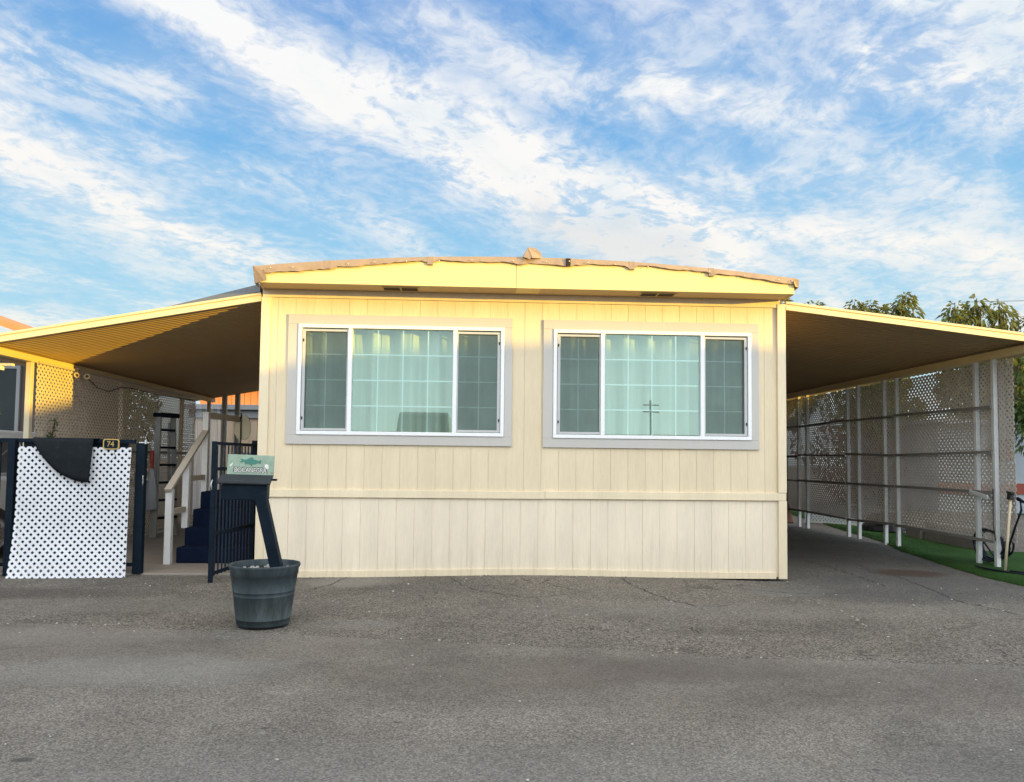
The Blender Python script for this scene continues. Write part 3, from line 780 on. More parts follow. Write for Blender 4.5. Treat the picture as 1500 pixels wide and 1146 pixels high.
# windows
def window(x0, x1, z0, z1, mul, lab):
    o = .042; d = .055
    mb = MB()
    mb.box(x0, x1, -.045, d, z1 - o, z1); mb.box(x0, x1, -.045, d, z0, z0 + o)
    mb.box(x0, x0 + o, -.045, d, z0 + o, z1 - o); mb.box(x1 - o, x1, -.045, d, z0 + o, z1 - o)
    for m in mul: mb.box(m - .024, m + .024, -.043, d, z0 + o, z1 - o)
    fr = mb.build('window', M['vinyl'], home, bevel=.004)
    fr['label'] = lab
    # grey surround boards
    t = .118; mb = MB()
    mb.box(x0 - t, x1 + .095, -.032, -.0127, z1 + .002, z1 + .112); mb.box(x0 - t, x1 + .095, -.032, -.0127, z0 - .11, z0 - .002)
    mb.box(x0 - t, x0 - .002, -.031, -.0127, z0 - .0018, z1 + .0018); mb.box(x1 + .002, x1 + .092, -.031, -.0127, z0 - .0018, z1 + .0018)
    mb.build('surround_board', M['gtrim'], fr, bevel=.003)
    xsn = [x0 + o] + [m for m in mul] + [x1 - o]
    for i, cols in enumerate((2, 4, 2)):
        a = xsn[i] + (.024 if i else 0); b = xsn[i + 1] - (.024 if i < 2 else 0)
        side = i != 1
        y = .018 if side else .002
        mb = MB(); mb.quad((a, y, z0 + o), (b, y, z0 + o), (b, y, z1 - o), (a, y, z1 - o)); mb.build('pane', M['glass'], fr)
        mb = MB(); w = .0065
        for k in range(1, cols):
            xm = a + (b - a) * k / cols; mb.box(xm - w, xm + w, y + .006, y + .013, z0 + o, z1 - o)
        for k in range(1, 4):
            zm = z0 + o + (z1 - z0 - 2 * o) * k / 4; mb.box(a, b, y + .0065, y + .0125, zm - w, zm + w)
        mb.build('muntin_grid', M['vinyl'], fr)
        if side:
            q = .026; mb = MB(); yy0, yy1 = -.030, -.016
            A, B = (a + .006, b - .002) if i == 0 else (a + .002, b - .006)
            Z0, Z1 = z0 + o + .006, z1 - o - .014
            mb.box(A, B, yy0, yy1, Z1 - q, Z1); mb.box(A, B, yy0, yy1, Z0, Z0 + q)
            wide = .034
            mb.box(A, A + (wide if i == 0 else .012), yy0, yy1, Z0 + q, Z1 - q); mb.box(B - (wide if i == 2 else .012), B, yy0, yy1, Z0 + q, Z1 - q)
            sf = mb.build('screen_frame', M['screenframe'], fr, bevel=.002)
            mb = MB(); mb.quad((A + .01, -.022, Z0 + .01), (B - .01, -.022, Z0 + .01), (B - .01, -.022, Z1 - .01), (A + .01, -.022, Z1 - .01)); mb.build('screen_mesh', M['screen'], sf)
            xc = A + .012 if i == 0 else B - .012
            for zc in (Z0 + .14, Z1 - .13):
                mb = MB(); mb.box(xc - .007, xc + .007, -.036, -.0302, zc - .016, zc + .016); mb.build('screen_clip', M['vent'], sf)
window(*WIN[0], (-2.04, -.837), 'wide three part window left of the fascia patch')
window(*WIN[1], (.885, 2.066), 'wide three part window nearer the right corner')
def curtain(x0, x1, seed, lab):
    random.seed(seed)
    mb = MB(); n = 200; zs = [1.50, 1.8, 2.2, 2.6, 2.80, 2.95]; vs = []
    phs = [random.uniform(0, 6.28) for _ in range(5)]
    for z in zs:
        for i in range(n + 1):
            x = x0 + (x1 - x0) * i / n; u = x * 1.0
            amp = .042 if z < 2.7 else .05
            y = .17 + amp * math.sin(u * 21 + 1.4 * math.sin(u * 3.1 + phs[0]) + phs[1]) + .016 * math.sin(u * 41 + phs[2] + .25 * z) + .01 * math.sin(u * 7 + z * 1.2 + phs[3])
            vs.append((x, y, z))
    mb.add(vs, [(r * (n + 1) + i, r * (n + 1) + i + 1, (r + 1) * (n + 1) + i + 1, (r + 1) * (n + 1) + i) for r in range(len(zs) - 1) for i in range(n)], True)
    o = mb.build('curtain', M['curtain'], label=lab, cat='curtain')
    return o
curtain(-2.72, -.17, 3, 'pale pleated curtain behind the window left of the fascia patch')
curtain(.21, 2.75, 8, 'pale pleated curtain behind the window nearer the right corner')

# ------------------------------------------------------------------ carports
def pan_roof(mb, y0, y1, P0, P1, period=.105, rib=.026):
    """corrugated pan between a line at P0=(x,z) and P1=(x,z), ribs running down the slope"""
    n = int((y1 - y0) / period); pr = [(0, 0), (.30, 0), (.42, rib), (.88, rib)]
    prof = []
    for k in range(n):
        for (a, b) in pr: prof.append((y0 + (k + a) * period, b))
    prof.append((y0 + n * period, 0)); m = len(prof)
    mb.add([(P0[0], y, P0[1] + b) for y, b in prof] + [(P1[0], y, P1[1] + b) for y, b in prof], [(i, i + 1, m + i + 1, m + i) for i in range(m - 1)])
    return mb
cl = empty('carport', (-6.05, 0, 0), 0, 'sloping cream metal carport roof left of the home, sunlit beneath its front edge', 'carport')
zl = lambda x: 3.165 + .183 * (x + 3.05)     # underside
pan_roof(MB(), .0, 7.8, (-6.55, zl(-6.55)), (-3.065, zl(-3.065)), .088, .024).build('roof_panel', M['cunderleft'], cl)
mb = MB(); mb.hexa([(-6.62, -.012, zl(-6.62) + .055), (-3.07, -.012, zl(-3.07) + .055), (-3.07, 7.8, zl(-3.07) + .055), (-6.62, 7.8, zl(-6.62) + .055), (-6.62, -.012, zl(-6.62) + .062), (-3.07, -.012, zl(-3.07) + .062), (-3.07, 7.8, zl(-3.07) + .062), (-6.62, 7.8, zl(-6.62) + .062)])
mb.build('roof_skin', M['roofing'], cl)
def fascia(pr, x0, x1, fz, y, mat, par):
    mb = MB(); m = len(pr)
    vs = [(x0, y + a, fz(x0) + b) for a, b in pr] + [(x1, y + a, fz(x1) + b) for a, b in pr]
    mb.add(vs, [(i, (i + 1) % m, m + (i + 1) % m, m + i) for i in range(m)] + [tuple(reversed(range(m))), tuple(range(m, 2 * m))])
    return mb.build('front_fascia', mat, par)
PRF = [(0, .0), (-.028, .0), (-.030, .040), (-.018, .050), (-.018, .066), (-.034, .074), (-.036, .098), (-.020, .104), (0, .104)]
fascia(PRF, -6.66, -3.066, lambda x: zl(x) - .022, -.014, M['cfascia'], cl)
mb = MB(); mb.beam((-6.13, .02, 2.55), (-6.13, 7.7, 2.55), .09, .085); mb.build('edge_beam', M['beam'], cl, bevel=.004)
for y in (.92, 3.45, 5.95, 7.45):
    mb = MB(); mb.box(-6.165, -6.10, y - .035, y + .035, .0, 2.508); mb.build('post', M['postpaint'], cl, bevel=.004)
for (x, y) in ((-5.86, 7.6), (-5.62, 7.7)):
    mb = MB(); mb.box(x - .05, x - .015, y - .03, y + .03, 0, zl(x) - .002); mb.box(x + .015, x + .05, y - .03, y + .03, 0, zl(x) - .002); mb.box(x - .014, x + .014, y + .0, y + .02, 0, zl(x) - .004); mb.build('back_post', M['galv'], cl)
mb = MB(); mb.hexa([(-4.25, .02, zl(-4.25) + .08), (-3.075, -.05, zl(-3.075) + .085), (-3.075, 7, zl(-3.075) + .085), (-4.25, 7, zl(-4.25) + .08), (-4.25, .02, zl(-4.25) + .088), (-3.075, -.05, 3.335), (-3.075, 7, 3.335), (-4.25, 7, zl(-4.25) + .088)]); mb.build('roof_flashing', M['grayflash'], cl)

cr = empty('carport', (6.15, 0, 0), 0, 'sloping cream metal carport roof right of the home, dark underneath, trees rising behind it', 'carport')
zr = lambda x: 3.19 - .1085 * (x - 3.05)
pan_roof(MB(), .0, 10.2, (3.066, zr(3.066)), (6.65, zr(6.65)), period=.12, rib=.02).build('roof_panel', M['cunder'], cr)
mb = MB(); mb.hexa([(3.07, -.012, zr(3.07) + .055), (6.72, -.012, zr(6.72) + .055), (6.72, 10.2, zr(6.72) + .055), (3.07, 10.2, zr(3.07) + .055), (3.07, -.012, zr(3.07) + .062), (6.72, -.012, zr(6.72) + .062), (6.72, 10.2, zr(6.72) + .062), (3.07, 10.2, zr(3.07) + .062)])
mb.build('roof_skin', M['roofing'], cr)
fascia(PRF, 3.07, 6.76, lambda x: zr(x) - .022, -.014, M['cfascia'], cr)
mb = MB(); mb.beam((6.16, .02, 2.785), (6.16, 10.1, 2.785), .09, .10); mb.build('edge_beam', M['beam'], cr, bevel=.004)
for (y, w) in ((.74, .05), (1.10, .05), (3.05, .05), (3.42, .05), (4.28, .05), (4.66, .05), (6.35, .05), (6.75, .05), (8.9, .05)):
    mb = MB(); z0 = gz(6.1, y) - .02
    mb.box(6.125, 6.18, y - .027, y + .027, z0, 2.733); mb.build('post', M['galv'], cr, bevel=.004)
# lattice screens
ls = empty('lattice_screen', (-6.03, 3.6, 0), 0, 'tall beige lattice wall on the left, its front corner lit by low sun', 'lattice screen')
mb = MB(); lattice(mb, 5.55, 2.42, lambda u, v, n: (-6.085 + n, .98 + u, .09 + v), .0585, .0310); mb.build('lattice_sheet', M['latbeige'], ls)
for (z, h) in ((2.515, .03), (.07, .05), (1.42, .035)):
    mb = MB(); mb.beam((-6.066, 1.0, z), (-6.066, 6.5, z), .02, h); mb.build('rail', M['shedroof'] if z == 1.42 else M['tanrail'], ls)
mb = MB()
rs = empty('lattice_screen', (6.2, 5, 0), 0, 'long grey lattice wall on metal posts standing along the green turf', 'lattice screen')
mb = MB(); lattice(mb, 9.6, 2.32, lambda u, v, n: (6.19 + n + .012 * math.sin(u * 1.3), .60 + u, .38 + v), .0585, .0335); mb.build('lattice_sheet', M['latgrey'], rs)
mb = MB()
lattice(mb, .50, 1.33, lambda u, v, n: (6.215 + n, .47 + u, 1.39 + v + 0), .0585, .0335); lattice(mb, .52, 1.0, lambda u, v, n: (6.20 + n, .44 + u, .385 + v), .0585, .0335)
mb.build('end_panel', M['latgrey'], rs)
for z in (.375, 1.0, 1.51, 2.12):
    segs_ = ((.75, 3.05), (3.1, 4.65), (4.7, 6.7), (6.75, 10))
    mb = MB()
    for (a, b) in segs_:
        dz = random.uniform(-.02, .02)
        mb.beam((6.112, a, z + dz), (6.112, b, z - dz), .022, .038)
    mb.build('rail', M['railgrey'], rs)
mb = MB(); mb.beam((6.08, .80, .93), (6.105, 1.2, 1.0), .02, .045); mb.build('loose_bracket', M['galv'], rs)

# ------------------------------------------------------------------ left yard
st = empty('entry_stairs', (-3.75, 1.6, .02), 0, 'navy carpeted entry stairs with a white and tan handrail', 'stairs')
for k in range(4):
    mb = MB(); mb.box(-4.30 , -3.08, .96 + k * .27, .96 + (k + 1) * .27 + (.0 if k < 3 else 1.2), .022, .22 * (k + 1) - .004 * 0)
    mb.build('step' if k < 3 else 'landing', M['navy'], st, bevel=.018)
mb = MB(); mb.beam((-4.36, .80, .93), (-4.36, 2.12, 1.74), .085, .042); mb.build('handrail', M['tanrail'], st, bevel=.004); hr = st.children[-1]
for (y, z0, z1) in ((.87, .023, .945), (1.42, .42, 1.275), (2.1, .80, 1.955)):
    mb = MB(); mb.box(-4.40, -4.32, y - .042, y + .042, z0, z1); mb.build('handrail_post', M['whitepost'], st, bevel=.004)
for (y0, y1, z) in ((.915, 1.375, .66), (1.465, 2.055, 1.06)):
    mb = MB(); mb.beam((-4.36, y0, z), (-4.36, y1, z + .01), .04, .07); mb.build('lower_rail', M['tanrail'], st, bevel=.003)
mb = MB(); mb.beam((-4.36, 2.145, 1.94), (-4.15, 3.35, 1.93), .04, .085); mb.build('landing_rail', M['tanrail'], st, bevel=.003)
mb = MB(); mb.box(-4.405, -4.315, 2.055, 2.145, 1.956, 1.975); mb.build('post_cap', M['whitepost'], st)

# black fence with lattice panel
fe = empty('metal_fence', (-5.1, .05, 0), 0, 'black metal fence standing behind the white lattice panel', 'fence')
mb = MB(); mb.box(-5.825, -5.745, .0, .08, .0, 1.53); mb.build('post', M['black'], fe, bevel=.004)
mb = MB(); mb.box(-4.455, -4.355, .08, .16, .02, 1.50); mb.build('gate_post', M['black'], fe, bevel=.004)
mb = MB(); mb.beam((-7.2, .04, 1.515), (-4.46, .08, 1.515), .035, .045); mb.build('top_rail', M['black'], fe)
mb = MB(); mb.beam((-7.2, .05, .12), (-4.46, .11, .12), .03, .04); mb.build('bottom_rail', M['black'], fe)
for k in range(36):
    x = -7.15 + k * .11 if k < 13 else -5.665 + (k - 13) * .05
    if -5.85 < x < -5.70: continue
    mb = MB(); y = .045 + .04 * (x + 7.2) / 2.75; w = .008 if k < 13 else .0235; mb.box(x - w, x + w, y, y + .016, .14, 1.493); mb.build('bar', M['black'], fe)  # bars packed close behind the panel as a dark backing for its holes
mb = MB(); mb.tube([(-4.36, .07, 1.1), (-4.345, .03, 1.13), (-4.34, .02, 1.05), (-4.36, .07, 1.02)], .006, 6); mb.build('latch', M['galv'], fe)
mb = MB(); mb.box(-4.42, -4.31, .075, .135, 1.501, 1.512); mb.box(-4.35, -4.335, .06, .075, 1.49, 1.535); mb.build('latch_plate', M['galv'], fe)

def wp(u, v, n):   # flexible panel that kicks out at the foot
    s = 1 - v / 1.46
    k = max(0, s - .35) / .65
    out = .03 + (.13 - .07 * u / 1.235) * k ** 2.2 + .008 * math.sin(u * 4 + v * 2)
    spread = -.004 * k * (1 - u / 1.235) + .0 * u
    return (-5.685 + u + spread - .015 * math.sin(v * 2.2) * (u / 1.235), -.005 - out - n, -.004 + v * .992 + .006)
mb = MB(); lattice(mb, 1.235, 1.455, wp, .0556, .0285, .003, seg=.16)
lp = mb.build('garden_lattice', M['latwhite'], label='white plastic lattice panel leaning on the black fence, foot curling out', cat='lattice')
# rubber half round mat over the rail
mb = MB(); vs = []; nu = 22
OUT = []
for i in range(nu + 1):
    u = i / nu; x = -5.50 + .645 * u + .0
    low = 1.53 - (.485 * math.sin(min(1, u * 1.0) ** .72 * math.pi / 2) if u < 1 else .485)
    if u > .78: low += .012 * (u - .78) / .22
    OUT.append((x + (.02 * (u - .5)) * 0, low))
mb2 = []
for j in range(9):
    v = j / 8
    for (x, low) in OUT:
        z = 1.545 + (low - 1.545) * v
        mb2.append((x - .035 * (1 - v) * 0 + (-.03 * v if x > -4.95 else 0) * v, -.062 - .028 * math.sin(v * 2.6) - .006 * math.sin(x * 19), z))
mb.add(mb2, [(j * (nu + 1) + i, j * (nu + 1) + i + 1, (j + 1) * (nu + 1) + i + 1, (j + 1) * (nu + 1) + i) for j in range(8) for i in range(nu)], True)
back = [(x, .10, 1.545 + (low - 1.545) * .45) for x, low in OUT]; top0 = [(x, -.062 - .006 * math.sin(x * 19), 1.545) for x, low in OUT]; top1 = [(x, .09, 1.547) for x, low in OUT]
for A, B in ((top1, top0), (back, top1)):
    mb.add(A + B, [(nu + 1 + i, nu + 2 + i, i + 1, i) for i in range(nu)], True)
o = mb.build('door_mat', M['rubber'], label='black half round rubber mat draped over the fence rail', cat='mat'); o.modifiers.new('thick', 'SOLIDIFY').thickness = .008

def text(body, size, loc, rot, mat, name, parent=None, ext=.001, xs=1.0, off=0, shear=0):
    c = bpy.data.curves.new(name, 'FONT'); c.body = body; c.size = size; c.extrude = ext; c.align_x = 'CENTER'; c.align_y = 'CENTER'; c.offset = off; c.shear = shear; c.space_character = .95
    o = bpy.data.objects.new('tmp', c); COL.objects.link(o)
    bpy.context.view_layer.update()
    me = bpy.data.meshes.new_from_object(o.evaluated_get(bpy.context.evaluated_depsgraph_get())); bpy.data.objects.remove(o)
    me.materials.clear(); me.materials.append(mat)
    o2 = bpy.data.objects.new(name, me); COL.objects.link(o2)
    o2.location = loc; o2.rotation_euler = rot; o2.scale = (xs, 1, 1)
    if parent: o2.parent = parent
    return o2

np_ = empty('number_plaque', (-4.668, -.062, 1.482), 0, 'small black plaque with gold border and the number 74 on the fence top', 'number plaque')
def rrect(w, h, r, y, n=5):
    P = []
    for (cx, cz, a0) in ((w / 2 - r, h / 2 - r, 0), (-w / 2 + r, h / 2 - r, 90), (-w / 2 + r, -h / 2 + r, 180), (w / 2 - r, -h / 2 + r, 270)):
        for k in range(n + 1): a = R(a0 + 90 * k / n); P.append((cx + r * math.cos(a), y, cz + r * math.sin(a)))
    return P
MB().prism(rrect(.178, .115, .025, 0), (0, .012, 0)).build('plaque_border', M['gold'], np_, local=True)
MB().prism(rrect(.150, .092, .018, -.004), (0, .0035, 0)).build('plaque_face', M['black'], np_, local=True)
text('74', .085, (-.004, -.0055, -.002), (R(90), 0, 0), M['gold'], 'digits', np_, .001, 1.0)
MB().tube([(.05, .008, -.05), (.03, .01, -.10), (.06, .0, -.14), (.02, -.01, -.17)], .003, 6).build('wire_tail', M['cable'], np_, local=True)

# gate swung open
ga = empty('metal_gate', (-3.3, .80, .05), 0, 'black barred metal gate swung open beside the mailbox', 'gate')
G0, G1 = Vector((-3.42, -.40, 0)), Vector((-3.315, .78, 0))
def gp(t, z): p = G0.lerp(G1, t); return (p.x, p.y, z)
for (t, w) in ((0.0, .045), (1.0, .045)):
    mb = MB(); mb.beam(gp(t, .0 if t == 0 else .05), gp(t, 1.52), .04, w); mb.build('stile', M['black'], ga)
for z in (1.50, .09, .52, 1.22):
    mb = MB(); mb.beam(gp(.02, z), gp(.98, z), .025, .035); mb.build('rail', M['black'], ga)
for k in range(11):
    t = (k + .9) / 12; mb = MB(); p = gp(t, 0); mb.box(p[0] - .007, p[0] + .007, p[1] - .007, p[1] + .007, .06, 1.48); mb.build('bar', M['barpaint'], ga)
mb = MB(); mb.box(-3.36, -3.28, .81, .89, .02, 1.56); mb.build('hinge_post', M['black'], ga)
mb = MB(); mb.tube([gp(-.03, 1.0), gp(-.05, 1.06), gp(-.02, 1.10), gp(.0, 1.06)], .007, 6); mb.build('latch_ring', M['galv'], ga)

# planter bucket with the mailbox
BX, BY = -2.29, -2.53
bk = empty('planter_bucket', (BX, BY, 0), 0, 'slate grey ribbed plastic bucket planter standing on the asphalt', 'planter')
mb = MB()
prof = [(.0, .0), (.200, .0), (.207, .012), (.212, .05), (.216, .052), (.218, .056), (.215, .060), (.237, .235), (.2395, .238), (.2395, .242), (.238, .244), (.2425, .270), (.245, .272), (.245, .276), (.2435, .278),
        (.259, .395), (.264, .398), (.266, .44), (.278, .462), (.281, .474), (.278, .482), (.268, .482), (.262, .470), (.255, .430)]
mb.lathe([(r, z + .013) for r, z in prof], 64); bkm = mb.build('bucket', M['bucket'], bk, local=True)
mb = MB(); vs = [(0, 0, .445)]; 
for ri in (.08, .16, .225, .256):
    for k in range(24):
        a = k * math.pi / 12; vs.append((ri * math.cos(a), ri * math.sin(a), .437 + random.uniform(-.008, .008)))
fs = [(0, 1 + k, 1 + (k + 1) % 24) for k in range(24)] + [(1 + r * 24 + k, 1 + (r + 1) * 24 + k, 1 + (r + 1) * 24 + (k + 1) % 24, 1 + r * 24 + (k + 1) % 24) for r in range(3) for k in range(24)]
mb.add(vs, fs, True); mb.build('soil', M['soil'], bk, local=True)
mb = MB()
for k in range(110):
    a = random.uniform(0, 6.28); r = .235 * math.sqrt(random.random()); x, y = r * math.cos(a), r * math.sin(a)
    s = random.uniform(.006, .013); z = .437
    P = [(x + s * math.cos(q) * random.uniform(.7, 1.2), y + s * math.sin(q) * random.uniform(.7, 1.2), z) for q in (0, 1.2, 2.5, 3.7, 5)]
    mb.prism(P, (random.uniform(-.003, .003), 0, s * 1.3))
o = mb.build('pebbles', M['pebble'], bk, local=True); o['kind'] = 'stuff'

mbx = empty('mailbox', (BX + .09, BY - .0, .44), 0, 'black metal mailbox with sloping lid on a leaning post in the bucket', 'mailbox')
mb = MB(); mb.beam((BX + .105, BY + .0, .42), (BX - .045, BY - .02, 1.055), .088, .088, up=(0, 1, 0)); mb.build('post', M['black'], mbx, bevel=.006)
# box: turned slightly and tilted with the post
c0 = Vector((-2.462, -2.51, 1.112)); Rz = Matrix.Rotation(R(8), 3, 'Z') @ Matrix.Rotation(R(1.3), 3, 'Y')
def bp(x, y, z): return c0 + Rz @ Vector((x, y, z))
def obox(mb, x0, x1, y0, y1, z0, z1): return mb.hexa([bp(x0, y0, z0), bp(x1, y0, z0), bp(x1, y1, z0), bp(x0, y1, z0), bp(x0, y0, z1), bp(x1, y0, z1), bp(x1, y1, z1), bp(x0, y1, z1)])
mb = MB()
mb.prism([bp(-.175, -.09, -.105), bp(-.175, .10, -.105), bp(-.175, .10, .080), bp(-.175, -.09, .034)], Rz @ Vector((.35, 0, 0)))
mb.build('box', M['black'], mbx, bevel=.006)
mb = MB()
ld = [(-.118, .032), (-.112, .020), (-.104, .020), (-.10, .040), (.10, .088), (.10, .096)]
mb.prism([bp(-.212, y, z) for y, z in ld], Rz @ Vector((.412, 0, 0)))
M['lid'] = plain('weathered_black_lid', (.028, .034, .038), .6, .35, 14, dirt=((.055, .062, .066), .5), bumps=.3, spec=.15)
mb.build('lid', M['lid'], mbx, bevel=.003)
mb = MB(); obox(mb, .196, .235, -.03, .06, .052, .068); mb.build('lid_tab', M['black'], mbx)

sg = empty('name_sign', tuple(bp(.012, .108, .086)), R(6), 'weathered green sign with a fish and white lettering standing on the mailbox', 'sign')
sg.rotation_euler = (R(-3), R(1.6), R(6))
mb = MB(); mb.box(-.186, .186, -.006, .006, .0, .172); mb.build('sign_board', M['sign'], sg, local=True, bevel=.003)
fish = [(-.085, .118), (-.07, .104), (-.088, .094), (-.075, .088), (-.055, .097), (-.045, .086), (-.043, .070), (-.036, .084), (-.01, .078), (.012, .060), (.010, .078), (.035, .078), (.06, .092), (.078, .082), (.082, .115), (.062, .104), (.045, .112), (.02, .116), (.012, .136), (-.012, .128), (-.03, .117), (-.055, .112), (-.07, .121)]
mb = MB(); mb.prism([(x + .0, -.0095, z * 1.0 + .018) for x, z in fish], (0, .003, 0)); mb.build('fish_emblem', M['fishgreen'], sg, local=True)
text('BOCANEGRA', .058, (.0, -.0075, .046), (R(90), 0, 0), M['letterdark'], 'letter_shadow', sg, .0008, .80, .0028)
text('BOCANEGRA', .054, (.001, -.0100, .044), (R(90), 0, 0), M['letter'], 'lettering', sg, .0008, .83)
mb = MB()
for (x, z, r) in ((.128, .082, .018), (.134, .070, .013), (.122, .088, .012)):
    mb.poly([(x + r * math.cos(a) * .9, -.0085, z + r * math.sin(a)) for a in [k * math.pi / 5 for k in range(10)]]); mb.v = [(v[0], v[1] - .0004, v[2]) for v in mb.v]
mb.build('shell_mark', M['letter'], sg, local=True)
mb = MB(); mb.prism([(-.168, -.010, .082), (-.150, -.010, .098), (-.147, -.010, .108), (-.143, -.010, .092), (-.150, -.010, .082), (-.160, -.010, .066)], (0, .003, 0)); mb.build('screw_glint', M['letter'], sg, local=True)  # glint of a screw drawn as a flat white sliver

# step ladder folded against the lattice
la = empty('step_ladder', (-5.70, 4.22, .022), R(72), 'grey aluminium step ladder with black cap leaning folded by the lattice', 'ladder')
for s in (-1, 1):
    mb = MB(); mb.beam((s * .26, 0, 0), (s * .17, .05, 1.98), .032, .085, up=(0, 1, 0)); mb.build('side_rail', M['alum'], la, local=True, bevel=.004)
    mb = MB(); mb.beam((s * .22, .10, 0), (s * .15, .11, 1.9), .025, .04, up=(0, 1, 0)); mb.build('back_leg', M['alum'], la, local=True)
for k in range(6):
    z = .3 + k * .29; w = .245 - .09 * z / 1.98; y = .05 * z / 1.98
    mb = MB(); mb.box(-w, w, y - .055, y + .045, z, z + .035); mb.build('tread', M['black'], la, local=True)
mb = MB(); mb.box(-.20, .20, -.06, .15, 1.98, 2.05); mb.build('cap', M['black'], la, local=True, bevel=.01)
# hanging bag
hb = empty('plastic_bag', (-5.84, 3.95, .46), 0, 'long grey plastic bag with red neck hanging beside the ladder', 'bag')
mb = MB(); prof = [(.0, 0), (.11, .004), (.135, .04), (.125, .16), (.095, .33), (.06, .52), (.04, .66), (.035, .69)]
mb.lathe(prof, 20); mb.v = [(v[0] * (1 + .12 * math.sin(v[2] * 14 + v[0] * 30)), v[1] * .45 + .01 * math.sin(v[0] * 60), v[2] + .02 * math.sin(v[0] * 18)) for v in mb.v]
mb.build('bag_body', M['bag'], hb, local=True)
mb = MB(); mb.lathe([(.032, .69), (.028, .74), (.03, .86), (.026, .97), (.01, .99)], 14); mb.build('red_neck', M['red'], hb, local=True)
mb = MB(); mb.tube([(0, 0, .97), (-.08, .02, 1.15), (-.2, .05, 1.38)], .005, 6); mb.build('cord', M['cable'], hb, local=True)
# flood light and cable on the beam
fl = empty('flood_light', (-6.07, 1.95, 2.5), 0, 'small double flood light clamped to the sunlit carport beam', 'flood light')
mb = MB(); mb.box(-.03, .03, -.05, .05, -.02, .05); mb.build('bracket', M['tanrail'], fl, local=True)
for (dx, dy, tilt) in ((.07, -.08, 0), (.09, .07, 1)):
    mb = MB(); mb.lathe([(0, 0), (.02, .0), (.038, .06), (.042, .075), (.036, .075), (0, .06)], 18)
    rot = Matrix.Rotation(R(115), 3, 'X') @ Matrix.Rotation(R(25 if tilt else -10), 3, 'Y')
    mb.v = [tuple(rot @ Vector(v) + Vector((dx, dy, -.03))) for v in mb.v]
    lh = mb.build('lamp_head', M['postpaint'], fl, local=True)
    mb = MB(); mb.lathe([(0, .066), (.02, .068), (.035, .070)], 14); mb.v = [tuple(rot @ Vector(v) + Vector((dx, dy, -.03))) for v in mb.v]; mb.build('lens', M['dark'], lh, local=True)
P = [(-6.03, 2.02, 2.48), (-6.02, 2.4, 2.33), (-6.02, 2.75, 2.30), (-6.02, 3.15, 2.40), (-6.02, 3.5, 2.42), (-6.02, 4.6, 2.40), (-6.02, 6.2, 2.44)]
MB().tube(P, .007, 6).build('light_cable', M['cable'], label='dark cable drooping along the top of the beige lattice', cat='cable')
mb = MB(); mb.box(-6.31, -6.17, .60, .66, 2.42, 2.45); mb.box(-6.31, -6.29, .60, .66, 2.37, 2.42); mb.build('gutter_bracket', M['whitepost'], label='short white metal bracket on the front left carport post', cat='bracket')
# octagonal panel at the landing
oc = empty('octagonal_panel', (-4.15, 3.1, .88), R(8), 'cream eight sided panel on a dark rod above the landing', 'panel')
mb = MB(); pts = [(-.06, .0), (.06, .0), (.12, .09), (.12, .27), (.06, .37), (-.05, .38), (-.115, .28), (-.12, .10)]
mb.prism([(x, -.03, .74 + z) for x, z in pts], (0, .03, 0)); mb.build('panel_face', M['cream_panel'], oc, local=True, bevel=.01)
mb = MB(); mb.tube([(-.02, -.045, 0), (-.02, -.045, 1.15)], .011, 8); mb.build('rod', M['cable'], oc, local=True)

# behind the left carport
sh = empty('storage_shed', (-5.6, 12, 0), 0, 'tan board shed with grey eave behind the entry stairs', 'shed')
mb = MB()
for k in range(22): mb.box(-7.7 + k * .2, -7.7 + k * .2 + .19, 11.0, 11.02, 0, 2.55)
mb.box(-7.7, -3.3, 11.02, 13, 0, 2.55); mb.build('wall', M['shed'], sh)
mb = MB(); mb.box(-7.9, -3.1, 10.8, 13.2, 2.55, 2.68); mb.build('roof', M['shedroof'], sh, bevel=.01)
mb = MB(); mb.box(-7.8, -3.2, 10.93, 10.99, 2.35, 2.54); mb.build('eave_board', M['shedroof'], sh)
mb = MB(); prof = []
for k in range(41): prof.append((-7.9 + k * .035, 9.4 + .018 * math.sin(k * 1.5708)))
mb.add([(x, y, 0) for x, y in prof] + [(x, y, 2.62) for x, y in prof], [(i, i + 1, 42 + i - 1 + 0, 41 + i) for i in range(40)])
o = mb.build('corrugated_sheet', M['corr'], label='white corrugated sheet standing beyond the end of the beige lattice', cat='sheet'); o.modifiers.new('thick', 'SOLIDIFY').thickness = .004
oh = empty('neighbour_house', (-5.8, 19, 0), 0, 'sunlit terracotta coloured house glimpsed beneath the far end of the left carport', 'house')
mb = MB()
for k in range(36): mb.box(-9.3 + k * .2, -9.3 + k * .2 + .185, 16, 16.03, 0, 3.6)
mb.box(-9.3, -2.1, 16.03, 22, 0, 3.6); mb.build('wall', M['orange'], oh)
mb = MB(); mb.hexa([(-9.7, 15.6, 3.6), (-1.6, 15.6, 3.6), (-1.6, 22.4, 3.6), (-9.7, 22.4, 3.6), (-9.7, 18.5, 4.9), (-1.6, 18.5, 4.9), (-1.6, 19.5, 4.9), (-9.7, 19.5, 4.9)]); mb.build('roof', M['redroof'], oh)
tb = empty('utility_table', (-5.1, 8.6, 0), 0, 'low table with white edge standing behind the stairs near the home wall', 'table')
mb = MB(); mb.box(-.6, .6, -.3, .3, 1.42, 1.46); mb.build('table_top', M['whitepost'], tb, local=True)
for (x, y) in ((-.55, -.25), (.55, -.25), (-.55, .25), (.55, .25)):
    mb = MB(); mb.box(x - .025, x + .025, y - .025, y + .025, .02, 1.42); mb.build('leg', M['shedroof'], tb, local=True)
sd = empty('storage_shed', (4.7, 11.2, 0), 0, 'dark shed added to darken the back end of the right carport', 'shed')  # put in to cut the light entering from behind the carport
mb = MB()
